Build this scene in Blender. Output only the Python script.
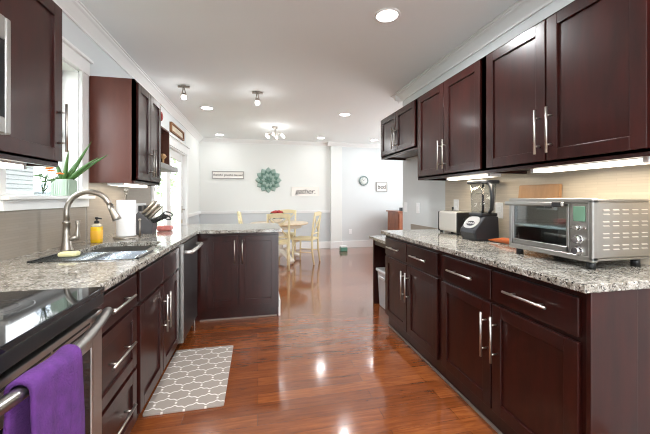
import bpy, bmesh, math, random
from mathutils import Vector, Matrix
random.seed(7)
for o in list(bpy.data.objects):
    bpy.data.objects.remove(o)
SC = bpy.context.scene
COL = SC.collection
PI = math.pi

# ---------------------------------------------------------------- camera
cd = bpy.data.cameras.new('camera')
cam = bpy.data.objects.new('camera', cd)
COL.objects.link(cam)
cam.location = (0, 0, 1.235)
cam.rotation_euler = (PI/2, 0, -math.radians(12.07))
cd.sensor_width = 36.0
cd.lens = 316.0/650*36
cd.shift_y = -(217-197.3)/650
cd.clip_start = 0.02
cd.clip_end = 200
SC.camera = cam

# ---------------------------------------------------------------- world, exposure
w = bpy.data.worlds.new('sky')
SC.world = w
w.use_nodes = True
bg = w.node_tree.nodes['Background']
bg.inputs['Color'].default_value = (0.92, 0.97, 1.0, 1)
bg.inputs['Strength'].default_value = 8.0
SC.view_settings.view_transform = 'Standard'
SC.view_settings.look = 'None'
SC.view_settings.gamma = 1
SC.view_settings.use_curve_mapping = False
SC.view_settings.exposure = 0.3
try:
    SC.cycles.use_denoising = True
    SC.cycles.filter_width = 1.1
    SC.cycles.adaptive_threshold = 0.005
    SC.cycles.max_bounces = 8
    SC.cycles.diffuse_bounces = 5
    SC.cycles.glossy_bounces = 5
    SC.cycles.sample_clamp_indirect = 6
    SC.cycles.caustics_reflective = False
    SC.cycles.caustics_refractive = False
except Exception:
    pass
LAMP_W = 22.0          # each recessed ceiling lamp
WARM = (0.97, 0.985, 1.0)


def area_light(name, loc, rot, sx, sy, power, color=(1, 1, 1), shape='RECTANGLE', spread=PI):
    ld = bpy.data.lights.new(name, 'AREA')
    ld.shape = shape
    ld.size = sx
    if shape in ('RECTANGLE', 'ELLIPSE'):
        ld.size_y = sy
    ld.energy = power
    ld.color = color
    ld.spread = spread
    o = bpy.data.objects.new(name, ld)
    COL.objects.link(o)
    o.location = loc
    o.rotation_euler = rot
    return o


# sun high over the house; it lights the garden and the neighbouring wall
sd = bpy.data.lights.new('sun', 'SUN')
sd.energy = 7.0
sd.angle = 0.01
sd.color = (1, 0.96, 0.9)
so = bpy.data.objects.new('sun', sd)
COL.objects.link(so)
so.rotation_euler = Vector((0.45, 0.5, 0.74)).to_track_quat('Z', 'Y').to_euler()

# sky light portals at the kitchen window, the patio doors, and two unseen wall openings added for fill light
def portal(name, loc, rot, sx, sy):
    o = area_light(name, loc, rot, sx, sy, 1)
    o.data.cycles.is_portal = True


Y0P = -2.68
portal('window_portal', (-1.45, 2.26, 1.70), (0, -PI/2, 0), 0.95, 0.82)
portal('patio_portal', (-1.45, 5.2, 1.0), (0, -PI/2, 0), 2.0, 1.86)
portal('fill_portal', (1.0, Y0P, 1.15), (PI/2, 0, PI), 1.6, 2.3)
portal('dining_fill_portal', (4.6, 5.4, 1.45), (0, PI/2, 0), 1.7, 2.2)

# ---------------------------------------------------------------- mesh helper


class MB:
    def __init__(s):
        s.bm = bmesh.new()

    def box(s, x0, x1, y0, y1, z0, z1):
        x0, x1 = min(x0, x1), max(x0, x1)
        y0, y1 = min(y0, y1), max(y0, y1)
        z0, z1 = min(z0, z1), max(z0, z1)
        v = [s.bm.verts.new(p) for p in ((x0, y0, z0), (x1, y0, z0), (x1, y1, z0), (x0, y1, z0),
                                         (x0, y0, z1), (x1, y0, z1), (x1, y1, z1), (x0, y1, z1))]
        for f in ((0, 3, 2, 1), (4, 5, 6, 7), (0, 1, 5, 4), (1, 2, 6, 5), (2, 3, 7, 6), (3, 0, 4, 7)):
            s.bm.faces.new([v[i] for i in f])
        return s

    def rbox(s, x0, x1, y0, y1, z0, z1, r=0.005, seg=2):
        t = bmesh.new()
        bmesh.ops.create_cube(t, size=1)
        for v in t.verts:
            v.co = Vector((x0 + (v.co.x+.5)*(x1-x0), y0 + (v.co.y+.5)*(y1-y0), z0 + (v.co.z+.5)*(z1-z0)))
        bmesh.ops.bevel(t, geom=list(t.edges), offset=r, segments=seg, affect='EDGES', profile=0.5)
        s.merge(t)
        return s

    def merge(s, t, mat=None):
        vm = {}
        for v in t.verts:
            vm[v] = s.bm.verts.new(mat @ v.co if mat else v.co)
        for f in t.faces:
            try:
                nf = s.bm.faces.new([vm[v] for v in f.verts])
                nf.smooth = f.smooth
            except ValueError:
                pass
        t.free()

    def tube(s, pts, r, seg=10, caps=True, smooth=True):
        pts = [Vector(p) for p in pts]
        n = len(pts)
        rs = r if isinstance(r, (list, tuple)) else [r]*n
        rings = []
        up = None
        for i, p in enumerate(pts):
            if i == 0:
                d = pts[1]-pts[0]
            elif i == n-1:
                d = pts[-1]-pts[-2]
            else:
                d = (pts[i+1]-p).normalized() + (p-pts[i-1]).normalized()
            d.normalize()
            if up is None:
                a = Vector((0, 0, 1)) if abs(d.z) < 0.9 else Vector((1, 0, 0))
                up = d.cross(a).normalized()
            else:
                up = (up - d*up.dot(d)).normalized()
            b = d.cross(up)
            rings.append([s.bm.verts.new(p + (up*math.cos(2*PI*k/seg) + b*math.sin(2*PI*k/seg))*rs[i]) for k in range(seg)])
        for i in range(n-1):
            for k in range(seg):
                f = s.bm.faces.new((rings[i][k], rings[i][(k+1) % seg], rings[i+1][(k+1) % seg], rings[i+1][k]))
                f.smooth = smooth
        if caps:
            s.bm.faces.new(list(reversed(rings[0])))
            s.bm.faces.new(rings[-1])
        return s

    def cyl(s, p0, p1, r, r2=None, seg=16):
        return s.tube([p0, p1], [r, r if r2 is None else r2], seg)

    def lathe(s, prof, c=(0, 0, 0), seg=24, smooth=True, mat=None):
        c = Vector(c)
        rings = []
        M = mat or Matrix.Identity(4)
        for (r, z) in prof:
            if r <= 1e-6:
                rings.append([s.bm.verts.new(M @ Vector((0, 0, z)) + c)])
            else:
                rings.append([s.bm.verts.new(M @ Vector((r*math.cos(2*PI*k/seg), r*math.sin(2*PI*k/seg), z)) + c) for k in range(seg)])
        for a, b in zip(rings, rings[1:]):
            for k in range(seg):
                if len(a) == 1 and len(b) == 1:
                    continue
                if len(a) == 1:
                    f = s.bm.faces.new((a[0], b[(k+1) % seg], b[k]))
                elif len(b) == 1:
                    f = s.bm.faces.new((a[k], a[(k+1) % seg], b[0]))
                else:
                    f = s.bm.faces.new((a[k], a[(k+1) % seg], b[(k+1) % seg], b[k]))
                f.smooth = smooth
        return s

    def prism(s, poly, axis, a0, a1):
        """poly: 2D points; axis x -> (y,z), y -> (x,z), z -> (x,y)"""
        def P(p, a):
            return {'x': (a, p[0], p[1]), 'y': (p[0], a, p[1]), 'z': (p[0], p[1], a)}[axis]
        v0 = [s.bm.verts.new(P(p, a0)) for p in poly]
        v1 = [s.bm.verts.new(P(p, a1)) for p in poly]
        n = len(poly)
        s.bm.faces.new(v0)
        s.bm.faces.new(list(reversed(v1)))
        for i in range(n):
            s.bm.faces.new((v0[i], v0[(i+1) % n], v1[(i+1) % n], v1[i]))
        return s

    def ball(s, c, r, sc=(1, 1, 1), sub=2, jitter=0.0):
        t = bmesh.new()
        bmesh.ops.create_icosphere(t, subdivisions=sub, radius=1)
        for v in t.verts:
            k = 1 + random.uniform(-jitter, jitter)
            v.co = Vector((v.co.x*r*sc[0]*k + c[0], v.co.y*r*sc[1]*k + c[1], v.co.z*r*sc[2]*k + c[2]))
        for f in t.faces:
            f.smooth = True
        s.merge(t)
        return s

    def quad(s, a, b, c, d):
        s.bm.faces.new([s.bm.verts.new(p) for p in (a, b, c, d)])
        return s

    def build(s, name, mat, parent=None, bevel=0.0, seg=2, smooth=False, solid=0.0, subsurf=0):
        off = Vector((0, 0, 0))
        p = parent
        while p is not None:
            off += p.location
            p = p.parent
        bmesh.ops.recalc_face_normals(s.bm, faces=list(s.bm.faces))
        if off.length > 0:
            bmesh.ops.translate(s.bm, vec=-off, verts=list(s.bm.verts))
        me = bpy.data.meshes.new(name)
        s.bm.to_mesh(me)
        s.bm.free()
        if smooth:
            for f in me.polygons:
                f.use_smooth = True
        me.materials.append(mat)
        o = bpy.data.objects.new(name, me)
        COL.objects.link(o)
        if parent is not None:
            o.parent = parent
        if solid:
            m = o.modifiers.new('solid', 'SOLIDIFY')
            m.thickness = solid
            m.offset = 0
        if subsurf:
            m = o.modifiers.new('sub', 'SUBSURF')
            m.levels = m.render_levels = subsurf
        if bevel:
            m = o.modifiers.new('bevel', 'BEVEL')
            m.width = bevel
            m.segments = seg
            m.limit_method = 'ANGLE'
            m.angle_limit = math.radians(40)
        return o


def thing(name, label, cat, loc=(0, 0, 0), group=None):
    o = bpy.data.objects.new(name, None)
    o.empty_display_size = 0.1
    COL.objects.link(o)
    o.location = loc
    return tag(o, label, cat, group)


def tag(o, label, cat, group=None, kind=None):
    o['label'] = label
    o['category'] = cat
    if group:
        o['group'] = group
    if kind:
        o['kind'] = kind
    return o


def struct(name, mb, mat, bevel=0.0, smooth=False):
    o = mb.build(name, mat, None, bevel, smooth=smooth)
    o['kind'] = 'structure'
    return o


def dup(root, loc, rotz=0.0, label=None):
    r = root.copy()
    COL.objects.link(r)
    r.location = loc
    r.rotation_euler = (0, 0, rotz)
    if label:
        r['label'] = label
    for ch in list(root.children):
        c = ch.copy()
        COL.objects.link(c)
        c.parent = r
        for g in ch.children:
            d = g.copy()
            COL.objects.link(d)
            d.parent = c
    return r


def text_mesh(mb, body, size, M, extrude=0.001, shear=0.0, spacing=1.0):
    cu = bpy.data.curves.new('t', 'FONT')
    cu.body = body
    cu.size = size
    cu.extrude = extrude
    cu.shear = shear
    cu.space_character = spacing
    cu.align_x = 'CENTER'
    cu.align_y = 'CENTER'
    o = bpy.data.objects.new('t', cu)
    COL.objects.link(o)
    dg = bpy.context.evaluated_depsgraph_get()
    me = bpy.data.meshes.new_from_object(o.evaluated_get(dg))
    t = bmesh.new()
    t.from_mesh(me)
    mb.merge(t, M)
    bpy.data.objects.remove(o)
    bpy.data.curves.remove(cu)
    bpy.data.meshes.remove(me)


# ---------------------------------------------------------------- materials
def srgb(r, g, b):
    def f(c):
        c /= 255
        return c/12.92 if c <= 0.04045 else ((c+0.055)/1.055)**2.4
    return (f(r), f(g), f(b), 1)


def new_mat(name):
    m = bpy.data.materials.new(name)
    m.use_nodes = True
    nt = m.node_tree
    return m, nt, nt.nodes['Principled BSDF']


def N(nt, typ, **kw):
    n = nt.nodes.new(typ)
    for k, v in kw.items():
        setattr(n, k, v)
    return n


def L(nt, a, b):
    nt.links.new(a, b)


def plain(name, col, rough=0.5, metal=0.0, coat=0.0, noise=0.0, nscale=8.0, spec=0.5, bump=0.0, bscale=200.0):
    m, nt, b = new_mat(name)
    b.inputs['Base Color'].default_value = col
    b.inputs['Roughness'].default_value = rough
    b.inputs['Metallic'].default_value = metal
    b.inputs['Coat Weight'].default_value = coat
    b.inputs['Specular IOR Level'].default_value = spec
    tc = N(nt, 'ShaderNodeTexCoord')
    if noise:
        nz = N(nt, 'ShaderNodeTexNoise')
        nz.inputs['Scale'].default_value = nscale
        nz.inputs['Detail'].default_value = 4
        L(nt, tc.outputs['Object'], nz.inputs['Vector'])
        mx = N(nt, 'ShaderNodeMix', data_type='RGBA')
        L(nt, nz.outputs['Fac'], mx.inputs['Factor'])
        mx.inputs['A'].default_value = tuple(c*(1-noise) for c in col[:3]) + (1,)
        mx.inputs['B'].default_value = tuple(min(1, c*(1+noise)) for c in col[:3]) + (1,)
        L(nt, mx.outputs['Result'], b.inputs['Base Color'])
    if bump:
        nb = N(nt, 'ShaderNodeTexNoise')
        nb.inputs['Scale'].default_value = bscale
        L(nt, tc.outputs['Object'], nb.inputs['Vector'])
        bp = N(nt, 'ShaderNodeBump')
        bp.inputs['Strength'].default_value = bump
        bp.inputs['Distance'].default_value = 0.002
        L(nt, nb.outputs['Fac'], bp.inputs['Height'])
        L(nt, bp.outputs['Normal'], b.inputs['Normal'])
    return m


def emit(name, col, strength):
    m, nt, b = new_mat(name)
    b.inputs['Base Color'].default_value = (0.8, 0.8, 0.8, 1)
    b.inputs['Emission Color'].default_value = col
    b.inputs['Emission Strength'].default_value = strength
    return m


def glass(name, col=(1, 1, 1, 1), rough=0.0, alpha=0.15):
    """thin clear pane: mostly transparent with a clear reflection"""
    m, nt, b = new_mat(name)
    out = nt.nodes['Material Output']
    tr = N(nt, 'ShaderNodeBsdfTransparent')
    tr.inputs['Color'].default_value = col
    gl = N(nt, 'ShaderNodeBsdfGlossy')
    gl.inputs['Roughness'].default_value = rough
    lw = N(nt, 'ShaderNodeLayerWeight')
    lw.inputs['Blend'].default_value = 0.5
    pw = N(nt, 'ShaderNodeMath', operation='POWER')
    pw.inputs[1].default_value = 5.0
    L(nt, lw.outputs['Facing'], pw.inputs[0])
    ad = N(nt, 'ShaderNodeMath', operation='MULTIPLY_ADD')
    ad.inputs[1].default_value = 0.8
    ad.inputs[2].default_value = 0.02 + alpha*0.2
    L(nt, pw.outputs[0], ad.inputs[0])
    mx = N(nt, 'ShaderNodeMixShader')
    L(nt, ad.outputs[0], mx.inputs[0])
    L(nt, tr.outputs[0], mx.inputs[1])
    L(nt, gl.outputs[0], mx.inputs[2])
    L(nt, mx.outputs[0], out.inputs['Surface'])
    return m


def wood_mat(name, c1, c2, rough=0.3, scale=(6, 6, 1.2), coat=0.3, spec=0.5, nsc=4.0):
    m, nt, b = new_mat(name)
    tc = N(nt, 'ShaderNodeTexCoord')
    mp = N(nt, 'ShaderNodeMapping')
    mp.inputs['Scale'].default_value = scale
    L(nt, tc.outputs['Object'], mp.inputs['Vector'])
    nz = N(nt, 'ShaderNodeTexNoise')
    nz.inputs['Scale'].default_value = nsc
    nz.inputs['Detail'].default_value = 6
    nz.inputs['Roughness'].default_value = 0.6
    L(nt, mp.outputs['Vector'], nz.inputs['Vector'])
    cr = N(nt, 'ShaderNodeValToRGB')
    cr.color_ramp.elements[0].position = 0.3
    cr.color_ramp.elements[0].color = c1
    cr.color_ramp.elements[1].position = 0.72
    cr.color_ramp.elements[1].color = c2
    L(nt, nz.outputs['Fac'], cr.inputs['Fac'])
    L(nt, cr.outputs['Color'], b.inputs['Base Color'])
    b.inputs['Roughness'].default_value = rough
    b.inputs['Coat Weight'].default_value = coat
    b.inputs['Coat Roughness'].default_value = 0.15
    b.inputs['Specular IOR Level'].default_value = spec
    return m


def granite_mat():
    m, nt, b = new_mat('granite')
    tc = N(nt, 'ShaderNodeTexCoord')
    vec = tc.outputs['Object']

    def noise(scale, detail=5, rough=0.6, dist=0.0):
        n = N(nt, 'ShaderNodeTexNoise')
        n.inputs['Scale'].default_value = scale
        n.inputs['Detail'].default_value = detail
        n.inputs['Roughness'].default_value = rough
        n.inputs['Distortion'].default_value = dist
        L(nt, vec, n.inputs['Vector'])
        return n.outputs['Fac']

    def ramp(f, p0, p1, a=(0, 0, 0, 1), c=(1, 1, 1, 1)):
        r = N(nt, 'ShaderNodeValToRGB')
        r.color_ramp.elements[0].position = p0
        r.color_ramp.elements[0].color = a
        r.color_ramp.elements[1].position = p1
        r.color_ramp.elements[1].color = c
        L(nt, f, r.inputs['Fac'])
        return r.outputs['Color']

    def mix(fac, a, bcol):
        x = N(nt, 'ShaderNodeMix', data_type='RGBA')
        L(nt, fac, x.inputs['Factor'])
        for s, val in (('A', a), ('B', bcol)):
            if isinstance(val, tuple):
                x.inputs[s].default_value = val
            else:
                L(nt, val, x.inputs[s])
        return x.outputs['Result']
    base = ramp(noise(20, 5, .6), 0.35, 0.68, srgb(132, 126, 114), srgb(188, 186, 178))
    base = mix(ramp(noise(60, 4, .6), 0.52, 0.64), base, srgb(116, 107, 98))
    base = mix(ramp(noise(95, 3, .6), 0.58, 0.66), base, srgb(222, 221, 216))
    vo = N(nt, 'ShaderNodeTexVoronoi')
    vo.inputs['Scale'].default_value = 95
    L(nt, vec, vo.inputs['Vector'])
    mul = N(nt, 'ShaderNodeMath', operation='MULTIPLY')
    L(nt, ramp(noise(84, 4, .7), 0.52, 0.57), mul.inputs[0])
    L(nt, ramp(noise(16, 2, .5), 0.34, 0.52), mul.inputs[1])
    base = mix(mul.outputs[0], base, srgb(38, 34, 32))
    base = mix(ramp(noise(190, 2, .5), 0.66, 0.72), base, srgb(60, 52, 48))
    L(nt, base, b.inputs['Base Color'])
    b.inputs['Roughness'].default_value = 0.09
    b.inputs['Specular IOR Level'].default_value = 0.55
    return m


def floor_mat():
    m, nt, b = new_mat('hardwood')
    tc = N(nt, 'ShaderNodeTexCoord')
    br = N(nt, 'ShaderNodeTexBrick')
    br.offset = 0.37
    br.inputs['Scale'].default_value = 1.0
    br.inputs['Brick Width'].default_value = 1.1
    br.inputs['Row Height'].default_value = 0.092
    br.inputs['Mortar Size'].default_value = 0.0007
    br.inputs['Mortar Smooth'].default_value = 0.3
    br.inputs['Color1'].default_value = (0.25, 0.25, 0.25, 1)
    br.inputs['Color2'].default_value = (0.75, 0.75, 0.75, 1)
    br.inputs['Mortar'].default_value = (0.0, 0.0, 0.0, 1)
    L(nt, tc.outputs['Object'], br.inputs['Vector'])
    mp = N(nt, 'ShaderNodeMapping')
    mp.inputs['Scale'].default_value = (1.6, 17, 1)
    L(nt, tc.outputs['Object'], mp.inputs['Vector'])
    nz = N(nt, 'ShaderNodeTexNoise')
    nz.inputs['Scale'].default_value = 3.2
    nz.inputs['Detail'].default_value = 8
    nz.inputs['Roughness'].default_value = 0.62
    nz.inputs['Distortion'].default_value = 0.6
    L(nt, mp.outputs['Vector'], nz.inputs['Vector'])
    ad = N(nt, 'ShaderNodeMix', data_type='FLOAT')
    ad.inputs['Factor'].default_value = 0.62
    L(nt, br.outputs['Color'], ad.inputs['A'])
    L(nt, nz.outputs['Fac'], ad.inputs['B'])
    cr = N(nt, 'ShaderNodeValToRGB')
    e = cr.color_ramp.elements
    e[0].position = 0.2
    e[0].color = srgb(76, 36, 16)
    e[1].position = 0.8
    e[1].color = srgb(172, 102, 54)
    k = e.new(0.5)
    k.color = srgb(126, 67, 33)
    L(nt, ad.outputs['Result'], cr.inputs['Fac'])
    mx = N(nt, 'ShaderNodeMix', data_type='RGBA')
    L(nt, br.outputs['Fac'], mx.inputs['Factor'])
    L(nt, cr.outputs['Color'], mx.inputs['A'])
    mx.inputs['B'].default_value = srgb(80, 40, 22)
    L(nt, mx.outputs['Result'], b.inputs['Base Color'])
    b.inputs['Roughness'].default_value = 0.17
    b.inputs['Specular IOR Level'].default_value = 0.5
    b.inputs['Coat Weight'].default_value = 0.8
    b.inputs['Coat Roughness'].default_value = 0.09
    bp = N(nt, 'ShaderNodeBump')
    bp.inputs['Strength'].default_value = 0.12
    bp.inputs['Distance'].default_value = 0.002
    L(nt, nz.outputs['Fac'], bp.inputs['Height'])
    L(nt, bp.outputs['Normal'], b.inputs['Normal'])
    return m


def tile_mat(name, c1, c2, mortar, rough=0.25):
    """thin linear stone mosaic on a wall that runs along y"""
    m, nt, b = new_mat(name)
    tc = N(nt, 'ShaderNodeTexCoord')
    sp = N(nt, 'ShaderNodeSeparateXYZ')
    cb = N(nt, 'ShaderNodeCombineXYZ')
    L(nt, tc.outputs['Object'], sp.inputs[0])
    L(nt, sp.outputs['Y'], cb.inputs['X'])
    L(nt, sp.outputs['Z'], cb.inputs['Y'])
    br = N(nt, 'ShaderNodeTexBrick')
    br.offset = 0.41
    br.inputs['Scale'].default_value = 1
    br.inputs['Brick Width'].default_value = 0.16
    br.inputs['Row Height'].default_value = 0.0145
    br.inputs['Mortar Size'].default_value = 0.0009
    br.inputs['Color1'].default_value = c1
    br.inputs['Color2'].default_value = c2
    br.inputs['Mortar'].default_value = mortar
    L(nt, cb.outputs[0], br.inputs['Vector'])
    L(nt, br.outputs['Color'], b.inputs['Base Color'])
    b.inputs['Roughness'].default_value = rough
    return m


def rug_mat():
    m, nt, b = new_mat('trellis_mat')
    tc = N(nt, 'ShaderNodeTexCoord')
    sp = N(nt, 'ShaderNodeSeparateXYZ')
    L(nt, tc.outputs['Object'], sp.inputs[0])

    def mth(op, a, c=None):
        n = N(nt, 'ShaderNodeMath', operation=op)
        for i, v in enumerate((a, c)):
            if v is None:
                continue
            if isinstance(v, (int, float)):
                n.inputs[i].default_value = v
            else:
                L(nt, v, n.inputs[i])
        return n.outputs[0]
    kx, ky = 2*PI/0.118, 2*PI/0.155
    x = mth('MULTIPLY', sp.outputs['X'], kx)
    y = mth('MULTIPLY', sp.outputs['Y'], ky)
    B = 0.27
    x3, y3 = mth('MULTIPLY', x, 3), mth('MULTIPLY', y, 3)
    wv = mth('SUBTRACT', mth('SUBTRACT', mth('COSINE', x3), mth('COSINE', x)), mth('SUBTRACT', mth('COSINE', y3), mth('COSINE', y)))
    f = mth('ADD', mth('ADD', mth('COSINE', x), mth('COSINE', y)), mth('MULTIPLY', wv, B))
    gx = mth('ADD', mth('MULTIPLY', mth('SINE', x), 1-B), mth('MULTIPLY', mth('SINE', x3), 3*B))
    gy = mth('ADD', mth('MULTIPLY', mth('SINE', y), 1+B), mth('MULTIPLY', mth('SINE', y3), -3*B))
    g = mth('SQRT', mth('ADD', mth('ADD', mth('MULTIPLY', gx, gx), mth('MULTIPLY', gy, gy)), 0.04))
    a = mth('DIVIDE', mth('ABSOLUTE', f), g)
    r = N(nt, 'ShaderNodeMapRange')
    r.inputs['From Min'].default_value = 0.14
    r.inputs['From Max'].default_value = 0.22
    L(nt, a, r.inputs['Value'])
    mx = N(nt, 'ShaderNodeMix', data_type='RGBA')
    L(nt, r.outputs[0], mx.inputs['Factor'])
    mx.inputs['A'].default_value = srgb(232, 226, 220)
    mx.inputs['B'].default_value = srgb(158, 147, 138)
    L(nt, mx.outputs['Result'], b.inputs['Base Color'])
    b.inputs['Roughness'].default_value = 0.7
    return m


def wall_paint(name, upper, lower, split=0.9):
    m, nt, b = new_mat(name)
    tc = N(nt, 'ShaderNodeTexCoord')
    sp = N(nt, 'ShaderNodeSeparateXYZ')
    L(nt, tc.outputs['Object'], sp.inputs[0])
    gt = N(nt, 'ShaderNodeMath', operation='GREATER_THAN')
    L(nt, sp.outputs['Z'], gt.inputs[0])
    gt.inputs[1].default_value = split
    mx = N(nt, 'ShaderNodeMix', data_type='RGBA')
    L(nt, gt.outputs[0], mx.inputs['Factor'])
    mx.inputs['A'].default_value = lower
    mx.inputs['B'].default_value = upper
    L(nt, mx.outputs['Result'], b.inputs['Base Color'])
    b.inputs['Roughness'].default_value = 0.6
    return m


M = {}
M['wall'] = plain('wall_paint', srgb(214, 218, 219), 0.6)
M['wall_dining'] = wall_paint('dining_paint', srgb(226, 228, 225), srgb(202, 207, 209), 0.895)
M['wall_pil'] = plain('pilaster_paint', srgb(226, 228, 225), 0.6)
M['ceiling'] = plain('ceiling_paint', srgb(236, 240, 240), 0.8)
M['white'] = plain('white_trim', srgb(236, 237, 236), 0.35)
M['floor'] = floor_mat()
M['cab'] = wood_mat('cherry_wood', srgb(33, 13, 11), srgb(54, 19, 15), 0.3, (5, 5, 1.0), 0.35, 0.22)
M['cab_side'] = wood_mat('cherry_veneer', srgb(84, 44, 34), srgb(97, 53, 42), 0.4, (3, 3, 0.8), 0.1)
M['steel'] = plain('brushed_steel', (0.44, 0.43, 0.41, 1), 0.3, 1.0)
M['nickel'] = plain('satin_nickel', (0.42, 0.385, 0.34, 1), 0.32, 1.0)
M['pull'] = plain('pull_nickel', (0.52, 0.49, 0.45, 1), 0.32, 1.0)
M['satin'] = plain('satin_steel', (0.72, 0.70, 0.66, 1), 0.5, 0.85)
M['chrome'] = plain('chrome', (0.8, 0.8, 0.8, 1), 0.1, 1.0)
M['granite'] = granite_mat()
M['tile_l'] = tile_mat('mosaic_grey', srgb(144, 135, 124), srgb(151, 142, 131), srgb(140, 131, 121), 0.3)
M['tile_r'] = tile_mat('mosaic_cream', srgb(190, 179, 162), srgb(199, 188, 171), srgb(184, 173, 157), 0.3)
M['black'] = plain('black_plastic', (0.012, 0.012, 0.013, 1), 0.35)
M['blackglass'] = plain('black_glass', (0.008, 0.008, 0.009, 1), 0.05, 0, 0.0)
M['dark'] = plain('dark_gap', (0.01, 0.008, 0.008, 1), 0.6)
M['blackglass'].node_tree.nodes['Principled BSDF'].inputs['Specular IOR Level'].default_value = 0.22
M['ring'] = plain('burner_print', srgb(70, 70, 72), 0.15)
M['charcoal'] = plain('charcoal_plastic', srgb(38, 41, 47), 0.35)
M['slate'] = plain('slate_plastic', srgb(76, 76, 80), 0.5)
M['grey'] = plain('grey_plastic', srgb(178, 180, 182), 0.3, 0.3)
M['towel'] = plain('purple_terry', srgb(80, 36, 104), 0.95, noise=0.6, nscale=30, bump=1.0, bscale=200)
M['rug'] = rug_mat()
M['glass'] = glass('window_glass')
M['clear'] = glass('clear_plastic', (0.86, 0.88, 0.90, 1), 0.08, 0.05)
M['lamp'] = emit('lamp_lens', (1, 0.97, 0.92, 1), 26)
M['bulb'] = emit('frosted_bulb', (1, 0.95, 0.88, 1), 5)
M['strip'] = emit('strip_lens', (1, 0.90, 0.74, 1), 3.0)
M['paper'] = plain('paper', srgb(244, 244, 244), 0.9, bump=0.3, bscale=400)
M['soap'] = plain('yellow_soap', srgb(250, 200, 40), 0.25)
M['soap_top'] = plain('clear_soap', srgb(215, 205, 180), 0.15)
M['label_o'] = plain('orange_label', srgb(246, 186, 60), 0.5)
M['green'] = plain('leaf_green', srgb(66, 104, 48), 0.4, noise=0.25, nscale=30)
M['green_d'] = plain('dark_leaf', srgb(60, 98, 50), 0.5, noise=0.3, nscale=20)
M['pot'] = plain('celadon_pot', srgb(160, 178, 160), 0.35)
M['sponge'] = plain('sponge', srgb(226, 222, 170), 0.9, bump=0.8, bscale=300)
M['blue'] = plain('blue_grey_rod', (0.40, 0.46, 0.52, 1), 0.22, 1.0)
M['cream'] = plain('cream_paint', srgb(222, 208, 166), 0.45, noise=0.06, nscale=12)
M['table'] = wood_mat('pale_wood', srgb(196, 172, 140), srgb(226, 208, 182), 0.3, (1, 8, 1), 0.2)
M['oldwhite'] = plain('antique_white', srgb(226, 220, 208), 0.5)
M['red'] = plain('berry_red', srgb(170, 32, 28), 0.35)
M['darkred'] = plain('brick_red', srgb(150, 38, 30), 0.4)
M['orange'] = plain('orange_glaze', srgb(168, 84, 38), 0.35)
M['petal'] = plain('orange_petal', srgb(232, 122, 40), 0.6)
M['board'] = wood_mat('maple_board', srgb(168, 126, 86), srgb(184, 142, 102), 0.45, (2, 12, 2), 0.0)
M['sage'] = plain('sage_metal', srgb(150, 172, 162), 0.45, 0.2, noise=0.2, nscale=40)
M['sage_d'] = plain('deep_sage_metal', srgb(96, 128, 116), 0.45, 0.2, noise=0.2, nscale=40)
M['ink'] = plain('ink', srgb(40, 40, 42), 0.6)
M['signframe'] = plain('weathered_frame', srgb(150, 148, 144), 0.6, noise=0.15, nscale=30)
M['signwhite'] = plain('sign_board', srgb(238, 234, 228), 0.6)
M['brownframe'] = wood_mat('rustic_frame', srgb(112, 72, 44), srgb(150, 104, 66), 0.6, (2, 2, 2), 0)
M['parchment'] = plain('parchment', srgb(214, 204, 184), 0.7, noise=0.14, nscale=16)
M['shelfwood'] = wood_mat('dark_shelf_wood', srgb(70, 36, 24), srgb(96, 52, 34), 0.5, (3, 3, 1), 0.0)
M['greyplank'] = plain('grey_plank', srgb(150, 150, 148), 0.5, noise=0.12, nscale=20)
M['tan'] = plain('tan_clay', srgb(200, 158, 110), 0.6)
M['bin'] = plain('bin_plastic', srgb(196, 200, 204), 0.3)
M['binlid'] = plain('bin_lid', srgb(222, 224, 224), 0.35)
M['sideboard'] = wood_mat('sideboard_wood', srgb(112, 62, 40), srgb(160, 96, 62), 0.35, (3, 3, 1), 0.2)
M['teal'] = plain('teal_plastic', srgb(86, 140, 122), 0.4)
M['lcd'] = plain('lcd', srgb(104, 140, 118), 0.2)
M['ovenin'] = plain('oven_cavity', (0.85, 0.88, 0.88, 1), 0.5, 0.0)
M['smoke'] = glass('smoked_glass', (0.88, 0.95, 0.95, 1), 0.02, 0.9)
M['clockface'] = plain('clock_face', srgb(222, 226, 222), 0.5)
M['clockrim'] = plain('clock_rim', srgb(128, 148, 146), 0.4, 0.3)
M['brass'] = plain('brass', (0.62, 0.45, 0.22, 1), 0.3, 1.0)
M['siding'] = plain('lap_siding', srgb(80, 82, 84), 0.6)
M['lawn'] = plain('lawn_grass', srgb(92, 100, 80), 0.9, noise=0.3, nscale=3)
M['leafy'] = plain('tree_leaf', srgb(112, 152, 86), 0.7, noise=0.35, nscale=2)
M['bark'] = plain('bark', srgb(96, 80, 66), 0.9, noise=0.3, nscale=10)
M['shoe'] = plain('grey_strip', srgb(120, 108, 100), 0.5)
M['steel_dk'] = plain('dark_steel', (0.20, 0.19, 0.19, 1), 0.3, 1.0)
M['outlet'] = plain('switch_white', srgb(240, 241, 242), 0.3)
M['pinkpack'] = plain('red_pack', srgb(206, 128, 124), 0.3, noise=0.5, nscale=40)

# ---------------------------------------------------------------- room shell
XL, XR, YB, ZC, Y0 = -1.265, 1.82, 7.48, 2.55, -2.6
XD = 4.4            # dining room right wall
YE = 3.75           # end of the kitchen's right wall
struct('floor', MB().box(XL-0.25, XD+0.2, Y0, YB+0.15, -0.06, 0.0), M['floor'])
struct('ceiling', MB().box(XL-0.25, XD+0.2, Y0, YB+0.15, ZC, ZC+0.08), M['ceiling'])

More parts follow.
